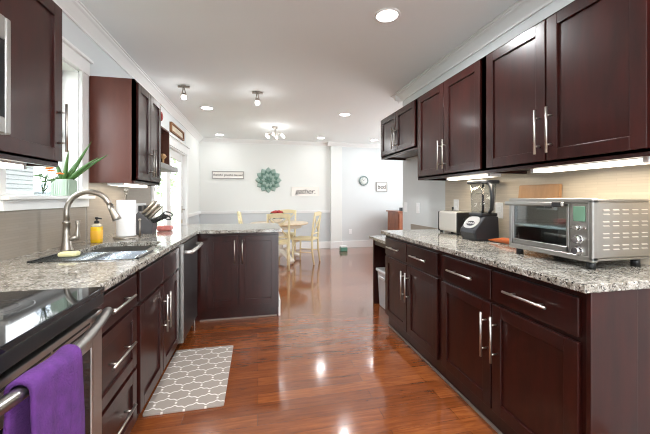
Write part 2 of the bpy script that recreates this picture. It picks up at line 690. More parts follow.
WO = (1.90, 2.61, 1.225, 2.15)      # kitchen window opening y0 y1 z0 z1
DO = (4.28, 6.12, 0.0, 2.0)         # patio door opening
wl = MB()
T = 0.15
wl.box(XL-T, XL, Y0, WO[0], 0, ZC)
wl.box(XL-T, XL, WO[0], WO[1], 0, WO[2])
wl.box(XL-T, XL, WO[0], WO[1], WO[3], ZC)
wl.box(XL-T, XL, WO[1], DO[0], 0, ZC)
wl.box(XL-T, XL, DO[0], DO[1], DO[3], ZC)
struct('wall_left', wl, M['wall'])
struct('wall_left_dining', MB().box(XL-T, XL, DO[1], YB, 0, ZC), M['wall_dining'])
struct('wall_back', MB().box(XL-T, 1.75, YB, YB+0.15, 0, ZC), M['wall_dining'])
struct('wall_back_hall', MB().box(1.75, XD+0.1, YB, YB+0.15, 0, ZC), M['wall'])
struct('wall_right', MB().box(XR, XR+0.13, Y0, YE, 0, ZC), M['wall'])
wr = MB()
wr.box(XD, XD+0.15, YE-0.8, YB, 0, 0.6)
wr.box(XD, XD+0.15, YE-0.8, YB, 2.3, ZC)
wr.box(XD, XD+0.15, YE-0.8, 4.3, 0.6, 2.3)
wr.box(XD, XD+0.15, 6.5, YB, 0.6, 2.3)
struct('wall_right_dining', wr, M['wall'])  # unseen window gap in this wall is added to admit daylight
struct('wall_hall', MB().box(XR+0.13, XD+0.15, YE-0.95, YE-0.8, 0, ZC), M['wall'])

struct('wall_front', MB().box(XL-T, 0.2, Y0-0.15, Y0, 0, ZC).box(0.2, XR+0.13, Y0-0.15, Y0, 2.3, ZC), M['wall'])  # gap under the header is unseen, added to brighten the ceiling
# pilaster between dining nook and hall
struct('trim_pilaster', MB().box(1.73, 2.00, YB-0.09, YB, 0, ZC), M['wall_pil'], 0.004)


def crown(name, segs, h=0.085, p=0.105):
    """segs: list of (axis, wall coordinate, into-room sign, a0, a1)"""
    mb = MB()
    prof = [(0, 0), (0.014, 0), (0.018, 0.012), (0.035, 0.028), (0.07, 0.058), (0.088, 0.066), (0.092, 0.074), (p, 0.076), (p, h), (0, h)]
    for ax, wc, sg, a0, a1 in segs:
        poly = [(wc + sg*(q[0] + 0.0), ZC-h+q[1]) for q in prof]
        mb.prism(poly, 'y' if ax == 'y' else 'x', a0, a1)
    return struct(name, mb, M['white'])


crown('trim_crown_left', [('y', XL, 1, Y0, YB)])
crown('trim_crown_back', [('x', YB, -1, XL, 1.73), ('x', YB-0.09, -1, 1.64, 2.09), ('x', YB, -1, 2.0, XD)])
crown('trim_crown_right', [('y', XR, -1, Y0, YE+0.10), ('x', YE, 1, XR-0.105, XR+0.13)], p=0.115)

# chair rail and baseboards
cr = MB()
cr.box(XL, 1.73, YB-0.02, YB, 0.865, 0.925)
cr.box(XL, 1.73, YB-0.03, YB, 0.905, 0.925)
struct('trim_chair_rail_back', cr, M['white'], 0.003)
struct('trim_chair_rail_left', MB().box(XL, XL+0.025, 6.24, YB, 0.865, 0.925), M['white'], 0.003)
struct('baseboard_back', MB().box(XL, XD, YB-0.018, YB, 0, 0.165), M['white'], 0.004)
struct('baseboard_pilaster', MB().box(1.715, 2.015, YB-0.105, YB, 0, 0.165), M['white'], 0.004)
struct('baseboard_left', MB().box(XL, XL+0.018, 6.24, YB, 0, 0.165), M['white'], 0.004)
struct('baseboard_right', MB().box(XR-0.018, XR, 3.53, YE, 0, 0.165), M['white'], 0.004)

# kitchen window: frame recessed in the wall, sill, apron, casing and cornice
wf = MB()
xa, xb = XL-T+0.005, XL-T+0.055
ym = (WO[0]+WO[1])/2
wf.box(xa, xb, WO[0], WO[0]+0.045, WO[2], WO[3])
wf.box(xa, xb, WO[1]-0.045, WO[1], WO[2], WO[3])
wf.box(xa, xb, WO[0], WO[1], WO[2], WO[2]+0.045)
wf.box(xa, xb, WO[0], WO[1], WO[3]-0.05, WO[3])
wf.box(xa, xb, WO[0], WO[1], 1.66, 1.70)
win = struct('window_1', wf, M['white'], 0.003)
pg = MB().box(xa+0.02, xa+0.024, WO[0]+0.04, WO[1]-0.04, WO[2]+0.04, WO[3]-0.04)
pg.build('window_pane', M['glass'], win)
struct('trim_window_sill', MB().box(XL-0.095, XL+0.06, WO[0]-0.04, WO[1]+0.11, 1.222, 1.245), M['white'], 0.005)
struct('trim_window_apron', MB().box(XL, XL+0.022, WO[0]-0.02, WO[1]+0.10, 1.165, 1.221), M['white'], 0.003)
struct('trim_window_casing', MB().box(XL, XL+0.022, WO[1], WO[1]+0.09, 1.2455, 2.15)
       .box(XL, XL+0.022, WO[0]-0.05, WO[0], 1.2455, 2.15), M['white'], 0.003)
struct('trim_window_head', MB().box(XL, XL+0.026, WO[0]-0.05, WO[1]+0.10, 2.15, 2.25)
       .box(XL, XL+0.045, WO[0]-0.06, WO[1]+0.115, 2.25, 2.27), M['white'], 0.003)
# window jamb lining
struct('trim_window_jamb', MB().box(XL-0.095, XL, WO[1]-0.012, WO[1], 1.245, 2.15)
       .box(XL-0.095, XL, WO[0], WO[1], 2.138, 2.15), M['white'])

# patio doors
def patio_leaf(name, y0, y1, handle):
    mb = MB()
    x0, x1 = XL-0.10, XL-0.055
    mb.box(x0, x1, y0, y0+0.12, 0.012, 1.985)
    mb.box(x0, x1, y1-0.12, y1, 0.012, 1.985)
    mb.box(x0, x1, y0+0.12, y1-0.12, 0.012, 0.25)
    mb.box(x0, x1, y0+0.12, y1-0.12, 1.865, 1.985)
    d = struct(name, mb, M['white'], 0.003)
    MB().box(x0+0.018, x0+0.026, y0+0.12, y1-0.12, 0.25, 1.865).build('door_pane', M['glass'], d)
    if handle:
        yh = y1-0.06
        h = MB()
        h.box(x1, x1+0.008, yh-0.022, yh+0.022, 0.96, 1.08)
        h.cyl((x1+0.008, yh, 1.02), (x1+0.05, yh, 1.02), 0.009)
        h.tube([(x1+0.05, yh, 1.02), (x1+0.052, yh-0.14, 1.018)], 0.009)
        h.build('door_handle', M['nickel'], d, 0.002)
        b = MB().box(x1, x1+0.006, yh-0.022, yh+0.022, 0.77, 0.84)
        b.build('door_latch', M['brass'], d)
    return d


patio_leaf('door_1', DO[0]+0.012, 5.199, False)
patio_leaf('door_2', 5.201, DO[1]-0.012, True)
struct('trim_patio_casing', MB().box(XL, XL+0.022, DO[0]-0.10, DO[0], 0, 2.0).box(XL, XL+0.022, DO[1], DO[1]+0.10, 0, 2.0)
       .box(XL, XL+0.026, DO[0]-0.11, DO[1]+0.11, 2.0, 2.13), M['white'], 0.003)
struct('trim_patio_cornice', MB().box(XL, XL+0.05, DO[0]-0.13, DO[1]+0.13, 2.13, 2.155), M['white'], 0.003)
struct('trim_patio_jamb', MB().box(XL-T, XL, DO[0], DO[0]+0.01, 0, 2.0).box(XL-T, XL, DO[1]-0.01, DO[1], 0, 2.0)
       .box(XL-T, XL, DO[0]+0.01, DO[1]-0.01, 1.988, 2.0), M['white'])

# tiled backsplashes
struct('wall_left_backsplash', MB().box(XL, XL+0.008, 1.2, 2.69, 0.90, 1.165).box(XL, XL+0.008, 2.712, 4.165, 0.90, 1.60), M['tile_l'])
struct('wall_right_backsplash', MB().box(XR-0.008, XR, 0.88, 2.80, 0.90, 1.42), M['tile_r'])

# ---------------------------------------------------------------- outside
struct('lawn', MB().box(-40, XL-0.3, -20, 60, -0.35, -0.25), M['lawn'])
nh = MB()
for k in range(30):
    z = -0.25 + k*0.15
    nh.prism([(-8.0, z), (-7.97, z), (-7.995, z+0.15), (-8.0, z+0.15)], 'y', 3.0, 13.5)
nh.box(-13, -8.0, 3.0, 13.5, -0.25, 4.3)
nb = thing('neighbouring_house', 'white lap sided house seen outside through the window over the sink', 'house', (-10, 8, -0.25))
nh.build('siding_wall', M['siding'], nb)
MB().prism([(-13.4, 4.25), (-7.6, 4.25), (-10.5, 6.2)], 'y', 2.7, 13.8).build('roof', M['charcoal'], nb)


def tree(x, y, h, r, label):
    t = thing('garden_tree', label, 'tree', (x, y, -0.25), 'trees beyond the patio doors')
    MB().tube([(x, y, -0.25), (x+0.1, y, h*0.35), (x, y+0.1, h*0.75)], [0.14, 0.11, 0.05]).build('trunk', M['bark'], t)
    mb = MB()
    for _ in range(420):
        a, b = random.uniform(0, 2*PI), math.acos(random.uniform(-1, 1))
        q = r*random.uniform(0.45, 1)
        c = Vector((x + q*math.sin(b)*math.cos(a), y + q*math.sin(b)*math.sin(a), h*0.62 + q*1.25*math.cos(b)))
        u = Vector((random.gauss(0, 1), random.gauss(0, 1), random.gauss(0, 1))).normalized()
        v = u.orthogonal().normalized()
        s = random.uniform(0.12, 0.24)
        mb.quad(c-u*s, c+v*s*0.5, c+u*s, c-v*s*0.5)
    mb.build('foliage', M['leafy'], t)


tree(-6.5, 17.5, 5.0, 1.7, 'leafy tree outside seen through the nearer patio door')
tree(-6.0, 22.5, 5.5, 1.9, 'leafy tree outside seen through the farther patio door')

# ---------------------------------------------------------------- cabinets


class Face:
    """a cabinet front: axis the front runs along, plane coordinate, outward sign"""
    def __init__(s, axis, plane, sign):
        s.axis, s.plane, s.sign = axis, plane, sign

    def box(s, mb, a0, a1, d0, d1, z0, z1):
        p0, p1 = s.plane + s.sign*d0, s.plane + s.sign*d1
        if s.axis == 'y':
            mb.box(p0, p1, a0, a1, z0, z1)
        else:
            mb.box(a0, a1, p0, p1, z0, z1)
        return mb

    def pt(s, a, d, z):
        p = s.plane + s.sign*d
        return (p, a, z) if s.axis == 'y' else (a, p, z)


def shaker(F, parent, name, a0, a1, z0, z1, rail=0.058, t=0.02):
    mb = MB()
    F.box(mb, a0, a0+rail, 0.0005, t, z0, z1)
    F.box(mb, a1-rail, a1, 0.0005, t, z0, z1)
    F.box(mb, a0+rail, a1-rail, 0.0005, t, z0, z0+rail)
    F.box(mb, a0+rail, a1-rail, 0.0005, t, z1-rail, z1)
    F.box(mb, a0+rail-0.003, a1-rail+0.003, 0.0005, t-0.011, z0+rail-0.003, z1-rail+0.003)
    return mb.build(name, M['cab'], parent, 0.0018)


def slab(F, parent, name, a0, a1, z0, z1, t=0.02):
    return F.box(MB(), a0, a1, 0.0005, t, z0, z1).build(name, M['cab'], parent, 0.003)


def pull(F, parent, a, z, vertical, length=0.235, d=0.054, t=0.02):
    mb = MB()
    h = length/2
    if vertical:
        mb.cyl(F.pt(a, d, z-h), F.pt(a, d, z+h), 0.006, seg=12)
        for q in (-0.075, 0.075):
            mb.cyl(F.pt(a, t, z+q), F.pt(a, d, z+q), 0.0045, seg=8)
    else:
        mb.cyl(F.pt(a-h, d, z), F.pt(a+h, d, z), 0.006, seg=12)
        for q in (-0.075, 0.075):
            mb.cyl(F.pt(a+q, t, z), F.pt(a+q, d, z), 0.0045, seg=8)
    return mb.build('handle', M['pull'], parent)


def double_base(F, back, toe, a0, a1, label, drawers='drawer', sink=False):
    mid = (a0+a1)/2
    depth = abs(F.plane-back)
    t = thing('base_cabinet', label, 'cabinet', F.pt(mid, -depth/2, 0), GROUP_B)
    mb = MB()
    if sink:   # open box under the sink
        F.box(mb, a0, a1, -0.02, 0, 0.11, 0.883)
        F.box(mb, a0, a0+0.018, -depth, -0.02, 0.11, 0.883)
        F.box(mb, a1-0.018, a1, -depth, -0.02, 0.11, 0.883)
        F.box(mb, a0, a1, -depth, -0.02, 0.11, 0.128)
    else:
        F.box(mb, a0, a1, -depth, 0, 0.11, 0.883)
    F.box(mb, a0, a1, -depth, -toe, 0.0, 0.11)
    mb.build('carcass', M['cab'], t)
    g = 0.027
    for (b0, b1, s) in ((a0+g, mid-0.006, 1), (mid+0.006, a1-g, -1)):
        dr = slab(F, t, 'drawer_front', b0, b1, 0.70, 0.852)
        if drawers:
            pull(F, dr, (b0+b1)/2, 0.777, False)
        do = shaker(F, t, 'door', b0, b1, 0.125, 0.678)
        pull(F, do, (b1-0.03 if s == 1 else b0+0.03), 0.507, True)
    return t


GROUP_B = 'dark base cabinets'
FR = Face('y', 1.215, -1)
double_base(FR, 1.812, 0.03, 0.950, 1.9195, 'dark cherry base cabinet under the stainless countertop oven, its end panel showing')
double_base(FR, 1.812, 0.03, 1.9205, 2.862, 'dark cherry base cabinet under the toaster and blender, next to the desk')
ep = MB().box(1.2, 1.425, 0.932, 0.949, 0.0, 0.883).build('end_panel', M['cab'], None, 0.002)
tag(ep, 'plain dark wooden end panel closing the near end of the right base cabinets', 'panel')
struct('trim_shoe_right', MB().box(1.228, 1.244, 0.95, 2.862, 0.0, 0.014), M['shoe'], 0.004)

FL = Face('y', -0.607, 1)
# drawer stack beside the range
dt = thing('drawer_cabinet', 'narrow dark cherry three drawer cabinet between the range and the sink cabinet', 'cabinet', (-0.93, 1.506, 0))
mb = MB()
FL.box(mb, 1.257, 1.7555, -0.64, 0, 0.11, 0.883)
FL.box(mb, 1.257, 1.7555, -0.64, -0.05, 0, 0.11)
mb.build('carcass', M['cab'], dt)
d = slab(FL, dt, 'drawer_front', 1.275, 1.735, 0.705, 0.852)
pull(FL, d, 1.505, 0.78, False)
d = shaker(FL, dt, 'drawer_front', 1.275, 1.735, 0.405, 0.69, 0.05)
pull(FL, d, 1.505, 0.56, False)
d = shaker(FL, dt, 'drawer_front', 1.275, 1.735, 0.125, 0.385, 0.05)
pull(FL, d, 1.505, 0.27, False)
double_base(FL, -1.247, 0.05, 1.7565, 2.618, 'dark cherry sink cabinet with two doors beside the dishwasher', drawers=None, sink=True)

# dishwasher
dw = thing('dishwasher', 'stainless and black dishwasher with bar handle between sink cabinet and peninsula', 'dishwasher', (-0.9, 2.92, 0))
MB().box(-1.24, -0.612, 2.624, 3.216, 0.10, 0.875).build('tub', M['dark'], dw)
MB().box(-1.2, -0.66, 2.63, 3.21, 0.0, 0.10).build('toe_kick', M['black'], dw)
dd = MB().rbox(-0.611, -0.562, 2.624, 3.216, 0.105, 0.872, 0.004).build('door', M['steel_dk'], dw)
MB().rbox(-0.6115, -0.5612, 2.6235, 2.632, 0.105, 0.872, 0.002).build('edge_trim', M['steel'], dd)
MB().tube([(-0.562, 2.67, 0.80), (-0.525, 2.675, 0.80), (-0.512, 2.69, 0.80), (-0.505, 2.9, 0.80), (-0.512, 3.15, 0.80), (-0.525, 3.165, 0.80), (-0.562, 3.17, 0.80)], 0.015, 12).build('handle', M['satin'], dd)
# corner filler
tag(MB().box(-1.24, -0.607, 3.2175, 3.298, 0.0, 0.883).build('corner_filler', M['cab']), 'narrow dark filler board in the corner between dishwasher and peninsula', 'panel')

# peninsula cabinet
FP = Face('x', 3.30, -1)
pc = thing('peninsula_cabinet', 'dark cherry peninsula cabinet with two tall doors under the granite peninsula', 'cabinet', (-0.16, 3.6, 0))
mb = MB().box(-0.606, 0.214, 3.30, 3.90, 0.10, 0.883).box(-0.606, 0.214, 3.335, 3.90, 0.0, 0.10)
mb.build('carcass', M['cab'], pc)
d = shaker(FP, pc, 'door', -0.485, -0.192, 0.15, 0.85)
pull(FP, d, -0.222, 0.693, True)
d = shaker(FP, pc, 'door', -0.178, 0.195, 0.15, 0.85)
pull(FP, d, -0.148, 0.693, True)
MB().box(0.2145, 0.236, 3.32, 3.90, 0.0, 0.17).build('base_trim', M['white'], pc, 0.004)
struct('trim_shoe_peninsula', MB().box(-0.56, 0.2, 3.32, 3.334, 0, 0.016), M['shoe'], 0.004)


def upper(F, back, a0, a1, z0, z1, label, split=None, side=None, handles=True):
    depth = abs(F.plane-back)
    mid = split if split else (a0+a1)/2
    t = thing('wall_cabinet', label, 'cabinet', F.pt((a0+a1)/2, -depth/2, z0), 'dark wall cabinets')
    mb = MB()
    F.box(mb, a0, a1, -depth, 0, z0+0.018, z1)
    F.box(mb, a0, a1, -0.02, 0, z0, z1)
    F.box(mb, a0, a0+0.018, -depth, -0.02, z0, z1)
    F.box(mb, a1-0.018, a1, -depth, -0.02, z0, z1)
    mb.build('carcass', M['cab'], t)
    if side:
        s = MB()
        F.box(s, a0-0.002, a0, -depth, -0.019, z0, z1)
        s.build('side_panel', M['cab_side'], t)
    g = 0.03
    for (b0, b1, s) in ((a0+g, mid-0.005, 1), (mid+0.005, a1-g, -1)):
        do = shaker(F, t, 'door', b0, b1, z0+0.03, z1-0.017)
        pull(F, do, (b1-0.03 if s == 1 else b0+0.03), z0+0.185, True)
    return t


FU = Face('y', 1.50, -1)
upper(FU, 1.811, 0.91, 1.852, 1.397, 2.187, 'large dark cherry wall cabinet above the countertop oven')
upper(FU, 1.811, 1.853, 2.768, 1.397, 2.187, 'dark cherry wall cabinet above the blender and toaster')
upper(FU, 1.818, 2.769, 3.68, 1.70, 2.187, 'short dark cherry wall cabinet above the desk')
FUL = Face('y', -0.97, 1)
upper(Face('y', -0.945, 1), -1.256, 2.74, 3.395, 1.347, 2.165, 'dark cherry wall cabinet over the paper towels with its reddish side showing', side=True)
# near left cabinet: one wide door
t = thing('wall_cabinet', 'dark cherry single door wall cabinet beside the microwave and window', 'cabinet', (-1.1, 1.52, 1.385), 'dark wall cabinets')
mb = MB()
FUL.box(mb, 1.256, 1.817, -0.293, 0, 1.405, 2.187)
FUL.box(mb, 1.256, 1.817, -0.02, 0, 1.385, 2.187)
FUL.box(mb, 1.256, 1.274, -0.293, -0.02, 1.385, 1.405)
FUL.box(mb, 1.772, 1.817, -0.293, -0.02, 1.385, 1.405)
mb.build('carcass', M['cab'], t)
d = shaker(FUL, t, 'door', 1.262, 1.813, 1.412, 2.17, 0.06)
pull(FUL, d, 1.783, 1.575, True)

# ---------------------------------------------------------------- countertops


def poly_slab(outer, hole, z0, z1):
    bm = bmesh.new()

    def loop(pts):
        vs = [bm.verts.new((p[0], p[1], z0)) for p in pts]
        return [bm.edges.new((vs[i], vs[(i+1) % len(vs)])) for i in range(len(vs))]
    ed = loop(outer)
    if hole:
        ed += loop(hole)
    bmesh.ops.triangle_fill(bm, use_beauty=True, use_dissolve=False, edges=ed)
    r = bmesh.ops.extrude_face_region(bm, geom=list(bm.faces))
    bmesh.ops.translate(bm, vec=(0, 0, z1-z0), verts=[g for g in r['geom'] if isinstance(g, bmesh.types.BMVert)])
    mb = MB()
    mb.bm.free()
    mb.bm = bm
    return mb


SX0, SX1, SY0, SY1 = -1.05, -0.665, 1.80, 2.50


def rounded_rect(x0, x1, y0, y1, r, n=5):
    pts = []
    for cx, cy, a in ((x1-r, y1-r, 0), (x0+r, y1-r, PI/2), (x0+r, y0+r, PI), (x1-r, y0+r, 1.5*PI)):
        for i in range(n+1):
            q = a + i*PI/2/n
            pts.append((cx + r*math.cos(q), cy + r*math.sin(q)))
    return pts


lc = poly_slab([(XL+0.009, 1.254), (-0.557, 1.254), (-0.557, 3.21), (0.245, 3.21), (0.245, 3.96), (XL+0.009, 3.96)],
               rounded_rect(SX0, SX1, SY0, SY1, 0.05), 0.8835, 0.916).build('countertop', M['granite'], None, 0.004)
tag(lc, 'speckled granite countertop with the sink, turning onto the peninsula', 'countertop')
rc = MB().box(1.165, 1.8115, 0.925, 2.875, 0.8835, 0.916).build('countertop', M['granite'], None, 0.005)
tag(rc, 'speckled granite countertop under the toaster, blender and countertop oven', 'countertop')

# desk at the end of the right run
dk = thing('desk', 'low granite topped desk with open knee space at the end of right counter', 'desk', (1.55, 3.2, 0))
MB().box(1.28, 1.8115, 2.878, 3.52, 0.752, 0.784).build('desk_top', M['granite'], dk, 0.004)
MB().box(1.32, 1.80, 3.465, 3.495, 0.0, 0.752).build('side_panel', M['cab'], dk, 0.002)
MB().box(1.33, 1.35, 2.878, 3.465, 0.69, 0.752).build('apron', M['cab'], dk)
MB().box(1.812, 1.8195, 2.88, 3.52, 0.784, 0.915).build('splash', M['tile_l'], dk)

# storage bin under the desk
bn = thing('storage_bin', 'pale grey plastic waste bin with white lid under the desk', 'bin', (1.47, 3.27, 0))
mb = MB()
t2 = bmesh.new()
bmesh.ops.create_cube(t2, size=1)
for v in t2.verts:
    k = 1.0 if v.co.z > 0 else 0.88
    v.co = Vector((1.475 + v.co.x*0.25*k, 3.27 + v.co.y*0.33*k, 0.0 if v.co.z < 0 else 0.40))
mb.merge(t2)
mb.build('bucket', M['bin'], bn, 0.012, 3)
MB().rbox(1.335, 1.615, 3.09, 3.45, 0.392, 0.425, 0.01).build('lid', M['binlid'], bn)
MB().rbox(1.325, 1.343, 3.20, 3.34, 0.33, 0.36, 0.006).build('grip', M['binlid'], bn)

# ---------------------------------------------------------------- sink, faucet and things around it
sk = thing('kitchen_sink', 'stainless double bowl sink set in the granite under the window', 'sink', (-0.86, 2.15, 0.7))


def bowl(y0, y1):
    mb = MB()
    x0, x1, z0, z1 = SX0-0.008, SX1+0.008, 0.70, 0.8825
    tt = 0.006
    mb.box(x0, x1, y0, y1, z0, z0+tt)
    mb.box(x0, x0+tt, y0, y1, z0+tt, z1)
    mb.box(x1-tt, x1, y0, y1, z0+tt, z1)
    mb.box(x0+tt, x1-tt, y0, y0+tt, z0+tt, z1)
    mb.box(x0+tt, x1-tt, y1-tt, y1, z0+tt, z1)
    b = mb.build('bowl', M['steel'], sk)
    MB().lathe([(0, 0.004), (0.02, 0.004), (0.04, 0.006), (0.045, 0.0), (0, 0)], ((x0+x1)/2, (y0+y1)/2, z0+tt)).build('drain', M['steel_dk'], b)


bowl(SY0-0.008, 2.142)
bowl(2.158, SY1+0.008)
MB().rbox(SX0-0.008, SX1+0.008, 2.1425, 2.1575, 0.84, 0.868, 0.005).build('divider', M['steel'], sk)

fx, fy, fz = -1.115, 2.17, 0.916
fc = thing('faucet', 'tall brushed nickel gooseneck faucet with side lever behind the sink', 'faucet', (fx, fy, fz))
MB().lathe([(0, 0), (0.033, 0), (0.033, 0.008), (0.027, 0.02), (0.023, 0.06), (0.020, 0.12), (0.0185, 0.16), (0.0215, 0.163), (0.0215, 0.172), (0.018, 0.175), (0.0165, 0.18), (0, 0.18)],
           (fx, fy, fz)).build('body', M['nickel'], fc)
pts = [(fx, fy, fz+0.175), (fx, fy, fz+0.22)]
R = 0.118
for i in range(0, 15):
    a = PI - i*PI*0.90/14
    pts.append((fx + R + R*math.cos(a), fy, fz + 0.235 + R*math.sin(a)))
e0, e1 = Vector(pts[-2]), Vector(pts[-1])
dr = (e1-e0).normalized()
MB().tube(pts, 0.0155, 16).build('spout', M['nickel'], fc)
MB().tube([e1, e1+dr*0.03, e1+dr*0.032, e1+dr*0.085, e1+dr*0.10], [0.0155, 0.0175, 0.018, 0.0235, 0.025], 16).build('spray_head', M['nickel'], fc)
mb = MB()
mb.tube([(fx+0.01, fy+0.0, fz+0.07), (fx+0.036, fy+0.012, fz+0.075), (fx+0.048, fy+0.016, fz+0.085)], [0.017, 0.018, 0.015], 12)
mb.tube([(fx+0.047, fy+0.016, fz+0.06), (fx+0.048, fy+0.016, fz+0.085), (fx+0.049, fy+0.016, fz+0.12), (fx+0.050, fy+0.016, fz+0.15), (fx+0.051, fy+0.016, fz+0.178)], [0.012, 0.016, 0.009, 0.009, 0.0135], 12)
mb.build('lever', M['nickel'], fc)

# roll-up rack across the near end of the sink, with a sponge on it
rk = thing('drying_rack', 'blue grey roll-up drying rack laid across the near sink bowl', 'rack', (-0.845, 1.91, 0.916))
mb = MB()
n = 9
for i in range(n):
    y = 1.80 + i*0.0275
    mb.cyl((-1.083, y, 0.9205), (-0.605, y, 0.9205), 0.0038, seg=8)
mb.build('rods', M['blue'], rk)
for x in (-1.083, -0.605):
    MB().rbox(x-0.007, x+0.007, 1.792, 2.03, 0.9163, 0.926, 0.002).build('end_strip', M['black'], rk)
tag(MB().rbox(-1.01, -0.925, 1.88, 1.932, 0.925, 0.949, 0.008).build('sponge', M['sponge']), 'pale yellow sponge lying on the drying rack in front of the faucet', 'sponge')

# soap bottle
sx, sy = -1.11, 2.52
sb = thing('soap_bottle', 'yellow dish soap bottle with black pump on the counter behind the sink', 'soap bottle', (sx, sy, 0.916))
def round_sq(mb, prof, c, w, d, seg=24):
    rings = []
    for (k, z) in prof:
        ring = []
        for i in range(seg):
            a = 2*PI*i/seg
            ca, sa = math.cos(a), math.sin(a)
            q = (abs(ca)**4 + abs(sa)**4)**-0.25
            ring.append(mb.bm.verts.new((c[0] + ca*q*w*k, c[1] + sa*q*d*k, c[2]+z)))
        rings.append(ring)
    for a, b in zip(rings, rings[1:]):
        for i in range(seg):
            f = mb.bm.faces.new((a[i], a[(i+1) % seg], b[(i+1) % seg], b[i]))
            f.smooth = True
    mb.bm.faces.new(rings[0])
    mb.bm.faces.new(rings[-1])
    return mb
round_sq(MB(), [(0.9, 0), (1, 0.006), (1, 0.105), (0.97, 0.112)], (sx, sy, 0.916), 0.030, 0.037).build('bottle', M['soap'], sb)
round_sq(MB(), [(0.97, 0.1121), (0.85, 0.124), (0.5, 0.132), (0.4, 0.134)], (sx, sy, 0.916), 0.030, 0.037).build('shoulder', M['soap_top'], sb)
round_sq(MB(), [(1.02, 0.025), (1.025, 0.026), (1.025, 0.085), (1.02, 0.086)], (sx, sy, 0.916), 0.030, 0.037).build('label', M['label_o'], sb)
mb = MB().lathe([(0, 0.134), (0.015, 0.134), (0.015, 0.15), (0.006, 0.152), (0.006, 0.165), (0.011, 0.166), (0.011, 0.178), (0, 0.18)], (sx, sy, 0.916), 16)
mb.tube([(sx, sy, 0.916+0.172), (sx+0.035, sy-0.012, 0.916+0.168)], 0.005, 8)
mb.build('pump', M['black'], sb)

# paper towel holder
px, py = -1.01, 2.76
pt = thing('paper_towel_holder', 'white paper towel roll on a steel upright holder beside the knife block', 'paper towels', (px, py, 0.916))
MB().lathe([(0, 0), (0.088, 0), (0.09, 0.004), (0.088, 0.012), (0.08, 0.016), (0, 0.016)], (px, py, 0.916), 32).build('base', M['nickel'], pt)
MB().cyl((px, py, 0.932), (px, py, 1.265), 0.006).build('rod', M['nickel'], pt)
MB().lathe([(0, 0), (0.008, 0), (0.009, 0.008), (0.006, 0.014), (0.014, 0.022), (0.019, 0.034), (0.014, 0.046), (0, 0.05)], (px, py, 1.255), 16).build('finial', M['nickel'], pt)
MB().lathe([(0.02, 0.0), (0.066, 0.0), (0.0665, 0.004), (0.0665, 0.276), (0.066, 0.28), (0.02, 0.28), (0.02, 0.0)], (px, py, 0.9335), 40).build('paper_roll', M['paper'], pt)
mb = MB().cyl((px+0.09, py+0.02, 0.92), (px+0.09, py+0.02, 1.05), 0.006, seg=10).ball((px+0.09, py+0.02, 1.055), 0.011, sub=2)
mb.build('tension_arm', M['nickel'], pt)

# knife block with knives
kx, ky = -0.985, 3.07
kb = thing('knife_block', 'dark grey slanted knife block behind the paper towel holder', 'knife block', (kx, ky, 0.916))
prof = [(kx-0.10, 0.916), (kx+0.085, 0.916), (kx+0.095, 1.005), (kx-0.02, 1.112), (kx-0.10, 1.02)]
MB().prism(prof, 'y', ky-0.065, ky+0.065).build('block', M['slate'], kb, 0.003)
nd = Vector((0.107, 0, 0.115)).normalized()
slots = [(0.2, -0.04, 0), (0.2, 0.0, 0), (0.42, -0.045, 0), (0.42, 0.02, 0), (0.62, -0.03, 0), (0.78, -0.035, 1), (0.78, 0.03, 1), (0.92, 0.0, 1)]
names = ['at the block top, nearest the window', 'at the block top, middle', 'in the second row', 'in the second row, toward the patio doors', 'in the third row']
for i, (f, dy, bl) in enumerate(slots):
    p = Vector((kx-0.02 + 0.115*f, ky+dy, 1.112-0.107*f)) + nd*0.0015
    if bl:
        dirv = Vector((0.9, 0, 0.34 + 0.08*(i % 2))).normalized()
        ln = 0.125
    else:
        dirv = (nd + Vector((0.05*f, 0, 0.0))).normalized()
        ln = 0.155 - 0.01*f
    side = Vector((0, 1, 0))
    mb = MB()
    mb.tube([p, p+dirv*0.02, p+dirv*0.06, p+dirv*(ln-0.02), p+dirv*ln], [0.0095, 0.0115, 0.0105, 0.012, 0.008], 8)
    k = tag(mb.build('kitchen_knife', M['black'] if bl else M['nickel']),
            'black knife handle sticking out low from the knife block' if bl else 'steel knife handle sticking up from the knife block',
            'knife', 'black handled knives in the block' if bl else 'steel handled knives in the block')
# kitchen shears
p = Vector((kx+0.098, ky-0.075, 1.012))
sh = thing('kitchen_shears', 'dark looped kitchen shears sticking out of the knife block', 'scissors', tuple(p))
for sgn in (-1, 1):
    mb = MB()
    c = p + Vector((0.115, 0, 0.062 + sgn*0.002)) + Vector((0, 0.024*sgn, 0.012*sgn))
    loop = []
    for i in range(17):
        a = 2*PI*i/16
        loop.append(c + Vector((0.036*math.cos(a), 0.008*math.sin(a)*sgn, 0.016*math.sin(a) - 0.010*math.cos(a))))
    mb.tube(loop, 0.0055, 8, caps=False)
    mb.tube([p + Vector((0, 0.004*sgn, 0)), loop[8]], 0.006, 8)
    mb.build('finger_loop', M['charcoal'], sh)
pk = MB().rbox(-0.93, -0.80, 3.235, 3.315, 0.9165, 0.965, 0.014)
tag(pk.build('food_packet', M['pinkpack']), 'small red and white packet lying beside the knife block', 'packet')

# outlet with black adapter on left backsplash
ot = thing('outlet', 'white outlet with black plugs on the grey backsplash behind the knife block', 'outlet', (XL+0.008, 3.72, 1.11))
MB().rbox(XL+0.008, XL+0.014, 3.66, 3.99, 1.055, 1.17, 0.003).build('plate', M['outlet'], ot)
MB().rbox(XL+0.0142, XL+0.05, 3.73, 3.82, 1.075, 1.145, 0.006).build('plug', M['black'], ot)
MB().rbox(XL+0.0142, XL+0.05, 3.86, 3.96, 1.075, 1.145, 0.006).build('plug', M['black'], ot)

